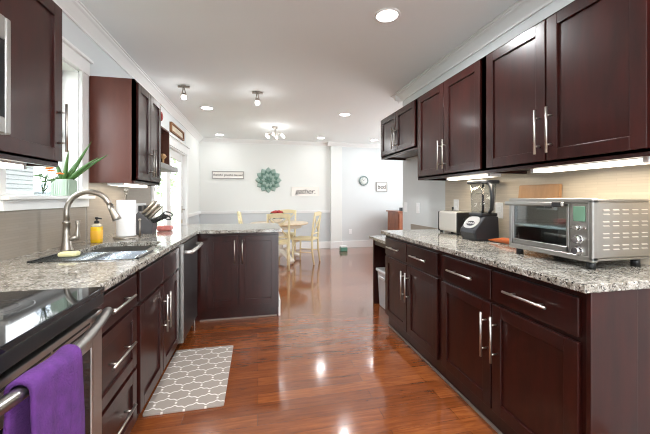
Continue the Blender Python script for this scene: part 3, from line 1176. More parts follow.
# window sill: aloe in a pot, flower vase
ax, ay, az = -1.27, 2.44, 1.245
al = thing('potted_aloe', 'green aloe in a pale green ribbed pot on the window sill', 'plant', (ax, ay, az))
mb = MB()
round_sq(mb, [(0.92, 0), (0.94, 0.004), (1, 0.105), (1.0, 0.11), (0.9, 0.11), (0.88, 0.095)], (ax, ay, az), 0.054, 0.058, 48)
for i in range(9):
    yy = ay - 0.046 + i*0.0115
    mb.box(ax+0.048, ax+0.0545, yy-0.003, yy+0.003, az+0.006, az+0.104)
    xx = ax - 0.042 + i*0.0105
    mb.box(xx-0.003, xx+0.003, ay-0.0585, ay-0.052, az+0.006, az+0.104)
mb.build('pot', M['pot'], al)
MB().lathe([(0, 0.097), (0.054, 0.096)], (ax, ay, az), 16).build('soil', M['bark'], al)
leaves = [((0.138, 0.02, 0.277), .006), ((0.225, 0.03, 0.190), .010), ((0.185, 0.0, 0.165), .012), ((-0.045, -0.02, 0.165), .004), ((0.06, 0.02, 0.14), .004), ((0.05, -0.05, 0.20), 0.006)]
for (v, bend) in leaves:
    b0 = Vector((ax + v[0]*0.12, ay + v[1]*0.12, az+0.098))
    tip = b0 + Vector(v)
    mid = (b0+tip)/2 + Vector((0, 0, bend))
    q1 = b0*0.56 + mid*0.44 + Vector((0, 0, bend*0.2))
    q2 = mid*0.5 + tip*0.5 + Vector((0, 0, bend*0.2))
    MB().tube([b0, q1, mid, q2, tip], [0.014, 0.0135, 0.011, 0.007, 0.001], 8).build('leaf', M['green'], al)

vx, vy, vz = -1.27, 2.225, 1.245
va = thing('flower_vase', 'small clear glass vase of orange flowers and leaves on the window sill', 'vase', (vx, vy, vz))
MB().lathe([(0, 0), (0.035, 0), (0.04, 0.01), (0.036, 0.05), (0.026, 0.065), (0.03, 0.075), (0.028, 0.075), (0.024, 0.066), (0.033, 0.05), (0.036, 0.012), (0, 0.006)], (vx, vy, vz), 20).build('glass_jar', M['clear'], va)
for i, (dx, dy, dz, fl) in enumerate([(0.03, 0.03, 0.15, 1), (0.06, 0.06, 0.135, 1), (0.04, -0.02, 0.16, 1), (0.01, 0.05, 0.17, 1), (0.03, -0.05, 0.12, 0), (0.02, 0.0, 0.10, 0), (0.05, 0.02, 0.11, 0), (0.0, -0.03, 0.13, 0)]):
    b0 = Vector((vx, vy, vz+0.012))
    tp = Vector((vx+dx, vy+dy, vz+dz))
    MB().tube([b0, (b0+tp)/2 + Vector((0, 0, 0.01)), tp], 0.0022, 6).build('stem', M['green_d'], va)
    if fl:
        mb = MB()
        for k in range(7):
            a = k*2*PI/7
            mb.ball((tp.x+0.013*math.cos(a), tp.y+0.013*math.sin(a), tp.z+0.004), 0.010, (1, 1, 0.5), 1)
        mb.ball((tp.x, tp.y, tp.z+0.006), 0.009, (1, 1, 0.7), 1)
        mb.build('blossom', M['petal'], va)
    else:
        mb = MB()
        for k in range(5):
            a = k*2*PI/5 + i
            mb.ball((tp.x+0.018*math.cos(a), tp.y+0.018*math.sin(a), tp.z-0.004*k), 0.014, (1, 0.6, 0.35), 1)
        mb.build('leaf_cluster', M['green'], va)

# ---------------------------------------------------------------- range and microwave
rg = thing('range', 'stainless electric range with black glass cooktop at the near left', 'range', (-0.88, 0.868, 0))
RY0, RY1 = 0.488, 1.251
MB().box(-1.245, -0.575, RY0, RY1, 0.03, 0.903).build('body', M['steel_dk'], rg)
ct = MB().rbox(-1.25, -0.525, RY0, RY1, 0.903, 0.9215, 0.003).build('cooktop', M['blackglass'], rg)
for (cx, cy, r) in ((-0.72, 0.68, 0.10), (-0.72, 1.06, 0.085), (-1.05, 0.68, 0.085), (-1.05, 1.06, 0.10)):
    mb = MB()
    for rr in (r, r*0.62):
        mb.lathe([(rr-0.003, 0.0), (rr, 0.0)], (cx, cy, 0.9218), 48)
    mb.build('burner_marking', M['ring'], ct)
MB().rbox(-0.575, -0.528, RY0, RY1, 0.862, 0.9025, 0.003).build('front_trim', M['black'], rg)
od = MB()
od.rbox(-0.573, -0.532, RY0+0.004, RY0+0.075, 0.25, 0.845, 0.004)
od.rbox(-0.573, -0.532, RY1-0.075, RY1-0.004, 0.25, 0.845, 0.004)
od.rbox(-0.573, -0.532, RY0+0.07, RY1-0.07, 0.74, 0.845, 0.004)
od.rbox(-0.573, -0.532, RY0+0.07, RY1-0.07, 0.25, 0.33, 0.004)
od = od.build('oven_door', M['steel'], rg)
MB().box(-0.573, -0.536, RY0+0.074, RY1-0.074, 0.33, 0.741).build('oven_window', M['blackglass'], od)
mb = MB()
for k in range(3):
    y = RY0 + 0.085 + k*0.2
    for z in (0.805, 0.822):
        mb.box(-0.533, -0.5312, y, y+0.19, z, z+0.006)
mb.build('vent_slots', M['dark'], od)
hb = []
for i in range(17):
    f = i/16
    y = RY0 + 0.035 + f*(RY1-RY0-0.07)
    hb.append((-0.502 + 0.049*math.sin(PI*f), y, 0.80 + 0.045))
hz = 0.845
hd = MB().tube(hb, 0.0145, 16)
for y in (RY0+0.045, RY1-0.045):
    hd.cyl((-0.532, y, 0.82), (-0.498, y, hz), 0.011, seg=10)
hd.build('handle', M['steel'], od)
MB().rbox(-0.573, -0.535, RY0+0.004, RY1-0.004, 0.05, 0.235, 0.004).build('storage_drawer', M['steel'], rg)

# purple towel over the oven handle
mb = MB()
prof = []
for k in range(13):
    prof.append((-0.478 - 0.004*math.sin(k), 0.50 + (hz-0.50)*k/12))
bx = -0.456
for k in range(1, 9):
    a = PI - PI*k/8
    prof.append((bx + 0.0235*math.cos(a), hz + 0.0235*math.sin(a)))
for k in range(1, 17):
    prof.append((bx + 0.0235 + 0.012*(k/16), hz - (hz-0.38)*k/16))
ny = 26
rows = []
for j in range(ny+1):
    f = j/ny
    row = []
    for i, (x, z) in enumerate(prof):
        s = i/len(prof)
        hang = max(0, (s-0.5)*2) if s > 0.5 else max(0, (0.35-s)/0.35)*0.5
        wv = 0.008*hang*math.sin(f*9.5+0.6) + 0.003*hang*math.sin(f*23+2)
        yy = 0.735 + f*0.16 + 0.006*math.sin(z*20)*hang + (f-0.5)*0.03*hang
        bow = -0.502 + 0.049*math.sin(PI*min(1, max(0, (yy-RY0-0.035)/(RY1-RY0-0.07)))) - bx
        row.append(mb.bm.verts.new((x + bow + wv*(1 if s > 0.5 else 0.5), yy, z + 0.002*math.sin(f*7))))
    rows.append(row)
for a, b in zip(rows, rows[1:]):
    for i in range(len(prof)-1):
        f = mb.bm.faces.new((a[i], a[i+1], b[i+1], b[i]))
        f.smooth = True
tw = mb.build('hand_towel', M['towel'], None, solid=0.011, subsurf=1)
tag(tw, 'purple terry hand towel hanging over the oven handle', 'towel')

# microwave above the range
mw = thing('microwave', 'stainless over-the-range microwave with black glass door above the cooktop', 'microwave', (-1.03, 0.86, 1.44))
MB().rbox(-1.255, -0.83, 0.49, 1.249, 1.44, 1.83, 0.005).build('case', M['steel_dk'], mw)
mdm = MB()
mdm.rbox(-0.829, -0.80, 1.224, 1.2455, 1.442, 1.822, 0.004)
mdm.rbox(-0.829, -0.80, 0.494, 0.66, 1.442, 1.822, 0.004)
mdm.rbox(-0.829, -0.80, 0.65, 1.22, 1.442, 1.495, 0.004)
mdm.rbox(-0.829, -0.80, 0.65, 1.22, 1.745, 1.822, 0.004)
md = mdm.build('door', M['steel'], mw)
MB().box(-0.828, -0.804, 0.655, 1.226, 1.49, 1.75).build('door_glass', M['blackglass'], md)
MB().tube([(-0.80, 0.64, 1.50), (-0.77, 0.64, 1.52), (-0.77, 0.64, 1.74), (-0.80, 0.64, 1.76)], 0.009).build('handle', M['steel'], md)

# ---------------------------------------------------------------- right counter things
# toaster
to = thing('toaster', 'chrome and black toaster at the far end of the right counter', 'toaster', (1.705, 2.485, 0.916))
mb = MB().rbox(1.622, 1.785, 2.357, 2.618, 0.935, 1.115, 0.022, 4)
mb.build('shell', M['satin'], to)
for y0, y1 in ((2.345, 2.3565), (2.6185, 2.63)):
    MB().rbox(1.626, 1.781, y0, y1, 0.93, 1.108, 0.005, 2).build('end_cap', M['black'], to)
mb = MB().box(1.66, 1.685, 2.40, 2.58, 1.1135, 1.1165).box(1.722, 1.747, 2.40, 2.58, 1.1135, 1.1165)
mb.build('bread_slots', M['dark'], to)
MB().rbox(1.685, 1.722, 2.325, 2.345, 1.045, 1.062, 0.004).build('lever', M['black'], to)
for x in (1.65, 1.76):
    for y in (2.365, 2.61):
        MB().cyl((x, y, 0.9165), (x, y, 0.936), 0.012).build('foot', M['black'], to)

# blender
bxx, byy = 1.635, 2.09
bl = thing('blender', 'black and grey blender with tall clear pitcher beside the toaster', 'blender', (bxx, byy, 0.916))
# base profile in (x,z), sloped control panel facing the aisle
prof = [(bxx-0.085, 0.9165), (bxx+0.105, 0.9165), (bxx+0.11, 0.93), (bxx+0.105, 1.095), (bxx-0.02, 1.095), (bxx-0.10, 0.998), (bxx-0.105, 0.975)]
MB().prism(prof, 'y', byy-0.085, byy+0.085).build('motor_base', M['charcoal'], bl, 0.014, 3)
ca, sa = 0.08, 0.097
nn = Vector((-sa, 0, ca)).normalized()
uu = Vector((ca, 0, sa)).normalized()
c0 = Vector((bxx-0.06, byy, 1.0465))
mb = MB()
pts = []
for i in range(24):
    a = 2*PI*i/24
    pts.append(c0 + nn*0.001 + uu*(0.056*math.cos(a)) + Vector((0, 0.075, 0))*(abs(math.sin(a))**0.7*(1 if math.sin(a) > 0 else -1)))
f0 = [mb.bm.verts.new(p) for p in pts]
f1 = [mb.bm.verts.new(p+nn*0.004) for p in pts]
mb.bm.faces.new(f1)
for i in range(24):
    mb.bm.faces.new((f0[i], f0[(i+1) % 24], f1[(i+1) % 24], f1[i]))
cpn = mb.build('control_panel', M['grey'], bl)
Mx = Matrix((( -0, uu.x, nn.x, 0), (-1, uu.y, nn.y, 0), (0, uu.z, nn.z, 0), (0, 0, 0, 1)))
mb = MB()
rot = Matrix.Translation(c0 + nn*0.0055 - uu*0.012) @ Mx
tt = bmesh.new()
bmesh.ops.create_cone(tt, cap_ends=True, segments=32, radius1=1, radius2=1, depth=0.003)
for v in tt.verts:
    v.co = Vector((v.co.x*0.044, v.co.y*0.022, v.co.z))
mb.merge(tt, rot)
mb.build('button_pad', M['charcoal'], cpn)
mb = MB()
for i in range(4):
    tt = bmesh.new()
    bmesh.ops.create_cone(tt, cap_ends=True, segments=16, radius1=0.009, radius2=0.008, depth=0.003)
    mb.merge(tt, Matrix.Translation(c0 + nn*0.0085 - uu*0.012 + Vector((0, -0.034+i*0.0225, 0))) @ Mx)
mb.build('button', M['grey'], cpn)
# pitcher
jx = bxx+0.035
mb = MB()
ro = [(0.072, 1.0955), (0.078, 1.14), (0.088, 1.335)]
rings = []
for (r, z) in ro + [(0.0855, 1.335), (0.0755, 1.14), (0.07, 1.10)]:
    rings.append((r, z))
seg = 32
rr = []
for (r, z) in rings:
    ring = []
    for i in range(seg):
        a = 2*PI*i/seg
        q = (abs(math.cos(a))**5 + abs(math.sin(a))**5)**-0.2
        ring.append(mb.bm.verts.new((jx + r*q*math.cos(a)*0.84, byy + r*q*math.sin(a)*0.84, z)))
    rr.append(ring)
for a, b in zip(rr, rr[1:]):
    for i in range(seg):
        f = mb.bm.faces.new((a[i], a[(i+1) % seg], b[(i+1) % seg], b[i]))
        f.smooth = True
mb.bm.faces.new(rr[0])
mb.bm.faces.new(rr[-1])
pit = mb.build('pitcher', M['clear'], bl)
mb = MB().cyl((jx, byy, 1.10), (jx, byy, 1.33), 0.010, 0.008)
for z, a in ((1.125, 0.4), (1.19, 1.6), (1.26, 2.7)):
    dx, dy = 0.05*math.cos(a), 0.05*math.sin(a)
    mb.prism([(jx-dx, byy-dy), (jx-dy*0.2, byy+dx*0.2), (jx+dx, byy+dy), (jx+dy*0.2, byy-dx*0.2)], 'z', z, z+0.003)
mb.build('blade_shaft', M['charcoal'], pit)
MB().rbox(jx-0.08, jx+0.08, byy-0.082, byy+0.082, 1.3355, 1.362, 0.008, 3).build('lid', M['charcoal'], bl)
mb = MB().tube([(jx-0.015, byy-0.078, 1.335), (jx-0.02, byy-0.112, 1.32), (jx-0.015, byy-0.116, 1.23), (jx-0.01, byy-0.104, 1.15), (jx, byy-0.07, 1.125)], [0.012, 0.014, 0.0145, 0.013, 0.012], 12)
mb.build('handle', M['charcoal'], bl)
MB().rbox(jx-0.068, jx+0.066, byy-0.074, byy+0.074, 1.0952, 1.118, 0.006).build('collar', M['charcoal'], bl)

# outlets and switches on the right wall


def wall_plate(name, y, z, label, cat, kind, group=None, x=XR):
    t = thing(name, label, cat, (x, y, z), group)
    MB().rbox(x-0.0065, x-0.0005, y-0.037, y+0.037, z-0.06, z+0.06, 0.002).build('plate', M['outlet'], t)
    if kind == 'switch':
        MB().rbox(x-0.011, x-0.0067, y-0.017, y+0.017, z-0.034, z+0.034, 0.002).build('rocker', M['outlet'], t)
    else:
        for dz in (-0.02, 0.02):
            MB().rbox(x-0.010, x-0.0067, y-0.017, y+0.017, z+dz-0.014, z+dz+0.014, 0.003).build('socket', M['outlet'], t)
    return t


wp = wall_plate('outlet', 2.62, 1.155, 'white outlet with a black plug on the backsplash behind the toaster', 'outlet', 'outlet', x=XR-0.008)
MB().rbox(XR-0.030, XR-0.0185, 2.645, 2.665, 1.12, 1.145, 0.004).build('plug', M['black'], wp)
MB().tube([(XR-0.026, 2.655, 1.125), (XR-0.028, 2.65, 1.06), (XR-0.022, 2.645, 1.0), (XR-0.016, 2.645, 0.93)], 0.0035, 8).build('cord', M['black'], wp)
wall_plate('outlet', 2.085, 1.135, 'white outlet on the backsplash just behind the blender', 'outlet', 'outlet', x=XR-0.008)
wall_plate('light_switch', 3.35, 1.11, 'white switch plate on the wall above the desk, nearer one', 'switch', 'switch')
wall_plate('light_switch', 3.66, 1.11, 'white switch plate above the desk, at the wall end', 'switch', 'switch')

# orange dish
od_ = MB()
prof = [(0.0, 0.0), (0.006, 0.004), (0.016, 0.010), (0.022, 0.018), (0.024, 0.024), (0.024, 0.03)]
cpts = [(1.64, 1.995, 0.926), (1.645, 1.965, 0.929), (1.65, 1.92, 0.934), (1.655, 1.87, 0.938), (1.66, 1.81, 0.939), (1.665, 1.76, 0.934)]
od_.tube(cpts, [0.004, 0.009, 0.014, 0.020, 0.021, 0.012], 14)
tag(od_.build('gourd', M['orange']), 'orange tapered gourd lying between the blender and countertop oven', 'gourd')

# cutting board leaning on the backsplash
mb = MB()
tt = bmesh.new()
bmesh.ops.create_cube(tt, size=1)
for v in tt.verts:
    v.co = Vector((v.co.x*0.02, v.co.y*0.315, v.co.z*0.40))
bmesh.ops.bevel(tt, geom=list(tt.edges), offset=0.006, segments=2, affect='EDGES')
ang = math.radians(5)
mb.merge(tt, Matrix.Translation((1.782, 1.725, 0.9175+0.2005)) @ Matrix.Rotation(ang, 4, 'Y'))
tag(mb.build('cutting_board', M['board']), 'pale maple cutting board leaning on the backsplash behind the oven', 'cutting board')

# countertop oven
ov = thing('toaster_oven', 'large stainless countertop oven with glass door and three knobs', 'toaster oven', (1.59, 1.33, 0.916))
OX0, OX1, OY0, OY1, OZ0, OZ1 = 1.42, 1.755, 1.10, 1.56, 0.953, 1.226
mb = MB()
tk = 0.012
mb.box(OX0+0.03, OX1, OY0, OY1, OZ1-tk, OZ1)
mb.box(OX0+0.03, OX1, OY0, OY1, OZ0, OZ0+tk)
mb.box(OX0+0.03, OX1, OY0, OY0+tk, OZ0+tk, OZ1-tk)
mb.box(OX0+0.03, OX1, OY1-tk, OY1, OZ0+tk, OZ1-tk)
mb.box(OX1-tk, OX1, OY0+tk, OY1-tk, OZ0+tk, OZ1-tk)
cs = mb.build('case', M['steel'], ov, 0.006, 3)
for r in range(4):
    for q in range(2):
        z = OZ0 + 0.05 + r*0.052 + q*0.018
        for c in range(5):
            x = OX0 + 0.06 + c*0.055
            MB().prism([(OY0+0.001, z), (OY0-0.005, z), (OY0-0.004, z+0.002), (OY0+0.001, z+0.005)], 'x', x, x+0.034).build('vent_slot', M['satin'], cs)
# front frame
mb = MB()
PY = OY0 + 0.105     # control panel between OY0 and PY
mb.rbox(OX0, OX0+0.034, OY0-0.004, OY1+0.004, OZ1-0.02, OZ1+0.004, 0.006, 3)
mb.rbox(OX0, OX0+0.034, OY0-0.004, OY1+0.004, OZ0-0.004, OZ0+0.022, 0.006, 3)
mb.rbox(OX0, OX0+0.034, OY0-0.004, OY0+0.018, OZ0, OZ1, 0.006, 3)
mb.rbox(OX0, OX0+0.034, OY1-0.014, OY1+0.004, OZ0, OZ1, 0.006, 3)
mb.build('front_frame', M['steel'], ov)
cp = MB().rbox(OX0+0.004, OX0+0.03, OY0+0.016, PY, OZ0+0.02, OZ1-0.018, 0.003).build('control_panel', M['steel'], ov)
MB().rbox(OX0+0.001, OX0+0.0045, OY0+0.03, PY-0.02, OZ1-0.10, OZ1-0.032, 0.0015, 1).build('display', M['lcd'], cp)
for z, r in ((OZ0+0.145, 0.011), (OZ0+0.092, 0.018), (OZ0+0.04, 0.018)):
    mb = MB().cyl((OX0+0.0045, OY0+0.06, z), (OX0-0.001, OY0+0.06, z), r*1.25, r*1.2, 20)
    mb.cyl((OX0-0.001, OY0+0.06, z), (OX0-0.022, OY0+0.06, z), r, r*0.85, 20)
    mb.build('knob', M['chrome'], cp)
for dy in (0.034, 0.088):
    MB().cyl((OX0+0.0045, OY0+0.03 if dy < 0.05 else OY0+0.09, OZ0+0.145), (OX0-0.002, OY0+0.03 if dy < 0.05 else OY0+0.09, OZ0+0.145), 0.005, seg=12).build('button', M['chrome'], cp)
# door
mb = MB()
DY0, DY1 = PY+0.004, OY1-0.014
mb.rbox(OX0+0.004, OX0+0.02, DY0, DY0+0.012, OZ0+0.024, OZ1-0.022, 0.002, 1)
mb.rbox(OX0+0.004, OX0+0.02, DY1-0.012, DY1, OZ0+0.024, OZ1-0.022, 0.002, 1)
mb.rbox(OX0+0.004, OX0+0.02, DY0, DY1, OZ0+0.024, OZ0+0.05, 0.002, 1)
mb.rbox(OX0+0.004, OX0+0.02, DY0, DY1, OZ1-0.034, OZ1-0.022, 0.002, 1)
odr = mb.build('door', M['steel'], ov)
MB().box(OX0+0.01, OX0+0.014, DY0+0.01, DY1-0.01, OZ0+0.048, OZ1-0.032).build('door_glass', M['smoke'], odr)
mb = MB().rbox(OX0-0.034, OX0-0.016, DY0+0.0, DY1+0.012, OZ1-0.036, OZ1-0.014, 0.006, 3)
for y in (DY0+0.05, DY1-0.05):
    mb.box(OX0-0.018, OX0+0.005, y-0.01, y+0.01, OZ1-0.032, OZ1-0.023)
hd = mb.build('handle', M['steel'], odr)
MB().rbox(OX0-0.0355, OX0-0.0145, DY0+0.005, DY0+0.055, OZ1-0.0375, OZ1-0.0125, 0.005, 2).build('handle_badge', M['black'], hd)
# inside
mb = MB()
for z in (OZ0+0.12,):
    mb.box(OX0+0.05, OX1-0.03, DY0, DY1, z, z+0.003)
for i in range(9):
    y = DY0 + 0.02 + i*(DY1-DY0-0.04)/8
    mb.cyl((OX0+0.03, y, OZ0+0.13), (OX1-0.02, y, OZ0+0.13), 0.0025, seg=6)
mb.cyl((OX0+0.03, DY0, OZ0+0.13), (OX0+0.03, DY1, OZ0+0.13), 0.003, seg=6)
mb.build('rack', M['ovenin'], ov)
MB().box(OX0+0.035, OX1-tk-0.001, PY-0.002, PY+0.001, OZ0+tk+0.001, OZ1-tk-0.001).build('cavity_wall', M['ovenin'], ov)
for x in (OX0+0.035, OX1-0.045):
    for y in (OY0+0.03, OY1-0.04):
        MB().cyl((x, y, 0.9165), (x, y, OZ0+0.003), 0.0175, seg=16).build('foot', M['black'], ov)


# under-cabinet lights
def strip_light(x0, x1, y0, y1, z, label, power):
    t = thing('under_cabinet_light', label, 'light fixture', ((x0+x1)/2, (y0+y1)/2, z), 'under cabinet light strips')
    MB().box(x0, x1, y0, y1, z+0.018, z+0.036).build('housing', M['outlet'], t)
    MB().rbox(x0+0.002, x1-0.002, y0+0.02, y1-0.02, z, z+0.0178, 0.004).build('lens', M['strip'], t)
    MB().box(x0, x1, y0, y0+0.0195, z, z+0.0178).build('end_cap', M['outlet'], t)
    MB().box(x0, x1, y1-0.0195, y1, z, z+0.0178).build('end_cap', M['outlet'], t)
    area_light('strip_lamp', ((x0+x1)/2, (y0+y1)/2, z-0.004), (0, 0, 0), x1-x0-0.01, y1-y0-0.04, power, (1, 0.86, 0.66))


strip_light(1.56, 1.65, 0.985, 1.555, 1.378, 'glowing strip light under the wall cabinet above the countertop oven', 2.6)
strip_light(1.56, 1.65, 1.885, 2.40, 1.378, 'glowing strip light under the wall cabinet above the blender', 2.6)
strip_light(-1.15, -1.04, 2.78, 3.36, 1.328, 'glowing strip light under the left wall cabinet above the paper towels', 1.6)
strip_light(-1.15, -1.07, 1.30, 1.76, 1.368, 'strip light under the wall cabinet beside the microwave', 1.0)

# ---------------------------------------------------------------- mat
rm = thing('floor_mat', 'grey and white trellis patterned mat on the floor before the sink', 'mat', (-0.415, 2.335, 0.0))
bm_ = poly_slab(rounded_rect(-0.634, -0.194, 1.95, 2.72, 0.012, 3), None, 0.0008, 0.012)
bm_.build('cushion', M['rug'], rm, 0.003)

# ---------------------------------------------------------------- open wall shelf beyond the left cabinet
ws = thing('wall_shelf', 'open dark wood box shelf on a grey ledge beside the patio doors', 'shelf', (-1.15, 3.79, 1.54))
mb = MB()
mb.box(-1.256, -1.25, 3.41, 4.15, 1.594, 2.03)
mb.box(-1.25, -1.045, 4.13, 4.15, 1.594, 2.03)
mb.box(-1.25, -1.045, 3.41, 3.43, 1.594, 2.03)
mb.box(-1.25, -1.045, 3.43, 4.13, 2.01, 2.03)
mb.build('box', M['shelfwood'], ws, 0.002)
MB().box(-1.256, -0.95, 3.405, 4.15, 1.538, 1.593).build('ledge', M['greyplank'], ws, 0.003)
mb = MB().lathe([(0, 0), (0.03, 0), (0.022, 0.01), (0.01, 0.03), (0.012, 0.07), (0.03, 0.085), (0.036, 0.10), (0.02, 0.125), (0, 0.13)], (-1.03, 3.83, 1.594), 16)
tag(mb.build('figurine', M['tan']), 'small tan figurine standing on the open dark wood shelf', 'figurine')

# red plaque and framed sign over the patio doors
mb = MB()
Mrot = Matrix.Rotation(PI/2, 4, 'Y')
tt = bmesh.new()
bmesh.ops.create_cone(tt, cap_ends=True, segments=32, radius1=0.065, radius2=0.055, depth=0.02)
mb.merge(tt, Matrix.Translation((XL+0.0105, 4.575, 2.315)) @ Mrot)
mb.ball((XL+0.022, 4.575, 2.315), 0.04, (0.25, 1, 1), 2)
tag(mb.build('round_plaque', M['darkred'], None, 0.003), 'small round dark red plaque on the wall above the patio doors', 'plaque')
fs = thing('framed_sign', 'long wooden framed sign with parchment face above the patio doors', 'sign', (XL, 5.43, 2.20))
mb = MB()
y0, y1, z0, z1 = 5.02, 5.84, 2.205, 2.35
mb.box(XL+0.0005, XL+0.035, y0, y1, z0, z0+0.025)
mb.box(XL+0.0005, XL+0.035, y0, y1, z1-0.025, z1)
mb.box(XL+0.0005, XL+0.035, y0, y0+0.025, z0+0.025, z1-0.025)
mb.box(XL+0.0005, XL+0.035, y1-0.025, y1, z0+0.025, z1-0.025)
mb.build('frame', M['brownframe'], fs, 0.002)
MB().box(XL+0.0005, XL+0.012, y0+0.025, y1-0.025, z0+0.025, z1-0.025).build('face', M['parchment'], fs)

# ---------------------------------------------------------------- back wall decorations
YW = YB
def on_wall(u, v, Y=YB):
    f, s, c = 316.0, math.sin(math.radians(12.07)), math.cos(math.radians(12.07))
    du = u-257.4
    X = du*c*Y/(f/c - du*s)
    D = c*Y + s*X
    return X, 1.235-(v-197.3)*D/f, D/f


WM = Matrix(((1, 0, 0, 0), (0, 0, -1, 0), (0, 1, 0, 0), (0, 0, 0, 1)))   # text plane facing -y


def sign(name, label, u0, u1, v0, v1, text, size, fw, fmat, shear=0.0):
    xa_, za, k = on_wall(u0, (v0+v1)/2)
    xb_, zb, k2 = on_wall(u1, (v0+v1)/2)
    zc = (za+zb)/2
    h = (v1-v0)*(k+k2)/4
    t = thing(name, label, 'sign', ((xa_+xb_)/2, YW, zc-h))
    mb = MB()
    y0_, y1_ = YW-0.028, YW-0.0005
    mb.box(xa_, xb_, y0_, y1_, zc-h, zc-h+fw)
    mb.box(xa_, xb_, y0_, y1_, zc+h-fw, zc+h)
    mb.box(xa_, xa_+fw, y0_, y1_, zc-h+fw, zc+h-fw)
    mb.box(xb_-fw, xb_, y0_, y1_, zc-h+fw, zc+h-fw)
    mb.build('frame', fmat, t, 0.001)
    b = MB().box(xa_+fw, xb_-fw, YW-0.016, y1_, zc-h+fw, zc+h-fw).build('board', M['signwhite'], t)
    mb = MB()
    text_mesh(mb, text, size, Matrix.Translation(((xa_+xb_)/2, YW-0.0185, zc)) @ WM, 0.002, shear)
    mb.build('lettering', M['ink'], b)


sign('wall_sign', 'long narrow white framed sign with small words, left on the back wall', 212, 244, 171.3, 178.8, 'thankful grateful blessed', 0.066, 0.016, M['signframe'])
sign('wall_sign', 'white wooden sign with the word gather in black script', 291.5, 319, 187, 196, 'gather.', 0.175, 0.006, M['signwhite'], 0.25)
sign('wall_sign', 'small square white sign with three black letters right of the clock', 376, 386.8, 182.3, 191.6, 'bed', 0.15, 0.012, M['signframe'])

# petal medallion
cx_, cz_, kk = on_wall(268.4, 180.2)
fm = thing('flower_medallion', 'sage green metal flower medallion with layered petals on the back wall', 'wall decoration', (cx_, YW, cz_))
for ring, (n, r0, r1, wd, yo, mt) in enumerate([(12, 0.12, 0.305, 0.088, 0.012, 'sage'), (12, 0.08, 0.235, 0.06, 0.030, 'sage_d'), (10, 0.05, 0.17, 0.05, 0.046, 'sage'), (8, 0.0, 0.10, 0.036, 0.058, 'sage_d')]):
    for i in range(n):
        a = 2*PI*(i + 0.5*(ring % 2))/n
        d = Vector((math.cos(a), 0, math.sin(a)))
        sd = Vector((-math.sin(a), 0, math.cos(a)))
        mb = MB()
        pts = []
        m = 7
        grid = []
        for j in range(m+1):
            f = j/m
            hw = wd*math.sin(PI*min(1, 0.12+0.86*f))**0.8*(0.6+0.4*f)
            row = []
            for q in (-1, -0.5, 0, 0.5, 1):
                p = Vector((cx_, YW-yo, cz_)) + d*(r0 + (r1-r0)*f*(1-0.08*q*q)) + sd*(hw*q)
                p.y -= 0.012*f - 0.012*(q*q)*0.8 + 0.0
                row.append(mb.bm.verts.new(p))
            grid.append(row)
        for ra, rb in zip(grid, grid[1:]):
            for q in range(4):
                mb.bm.faces.new((ra[q], ra[q+1], rb[q+1], rb[q]))
        mb.build('petal', M[mt], fm, smooth=True, solid=0.003)
MB().ball((cx_, YW-0.07, cz_), 0.03, (1, 0.6, 1)).build('center', M['sage_d'], fm)
MB().box(cx_-0.05, cx_+0.05, YW-0.05, YW-0.0005, cz_-0.05, cz_+0.05).build('hanger', M['sage_d'], fm)

# clock
cx_, cz_, kk = on_wall(363.4, 180.8)
ck = thing('wall_clock', 'round grey rimmed wall clock on the far right wall', 'clock', (cx_, YW, cz_))
ROT = Matrix.Rotation(PI/2, 4, 'X')
MB().lathe([(0.0, 0.0005), (0.118, 0.0005), (0.122, 0.01), (0.118, 0.032), (0.108, 0.038), (0.098, 0.03), (0.098, 0.02), (0, 0.02)], (cx_, YW, cz_), 40, mat=ROT).build('rim', M['clockrim'], ck)
MB().lathe([(0, 0.024), (0.097, 0.024), (0.097, 0.0205)], (cx_, YW, cz_), 40, mat=ROT).build('face', M['clockface'], ck)
mb = MB()
for k in range(12):
    a = k*PI/6
    c_, s_ = math.cos(a), math.sin(a)
    mb.tube([(cx_+0.078*c_, YW-0.0255, cz_+0.078*s_), (cx_+0.092*c_, YW-0.0255, cz_+0.092*s_)], 0.003, 6)
mb.build('hour_marks', M['ink'], ck)
MB().tube([(cx_, YW-0.027, cz_), (cx_-0.035, YW-0.027, cz_+0.03)], 0.004, 6).build('hour_hand', M['ink'], ck)
MB().tube([(cx_, YW-0.029, cz_), (cx_+0.05, YW-0.029, cz_+0.05)], 0.003, 6).build('minute_hand', M['ink'], ck)

# outlet low on hall wall
ho = thing('outlet', 'white outlet low on the pale wall right of the pilaster', 'outlet', (2.28, YB, 0.36))
ox, oz, _ = on_wall(350.3, 231.5)
ho.location = (ox, YB, oz)
MB().rbox(ox-0.037, ox+0.037, YB-0.0065, YB-0.0005, oz-0.06, oz+0.06, 0.002).build('plate', M['outlet'], ho)
for dz in (-0.02, 0.02):
    MB().rbox(ox-0.017, ox+0.017, YB-0.010, YB-0.0067, oz+dz-0.014, oz+dz+0.014, 0.003).build('socket', M['outlet'], ho)

# sideboard behind the kitchen wall end, and a small dark bowl on it
sbd = thing('sideboard', 'reddish wooden cabinet beyond the end of the kitchen wall', 'cabinet', (3.35, 6.9, 0))
MB().box(3.10, 4.02, 6.62, 7.2, 0.08, 0.89).build('carcass', M['sideboard'], sbd, 0.004)
MB().box(3.07, 4.05, 6.59, 7.23, 0.89, 0.92).build('top', M['sideboard'], sbd, 0.004)
for x in (3.12, 3.59):
    d = MB().rbox(x, x+0.41, 6.60, 6.6195, 0.14, 0.86, 0.004).build('door', M['sideboard'], sbd)
    MB().ball((x+(0.37 if x < 3.3 else 0.04), 6.59, 0.5), 0.014).build('knob', M['nickel'], d)
for x in (3.12, 3.96):
    for y in (6.64, 7.14):
        MB().box(x, x+0.05, y, y+0.05, 0, 0.08).build('foot', M['sideboard'], sbd)
mb = MB().rbox(3.2, 3.42, 6.66, 6.78, 0.9205, 1.0, 0.01)
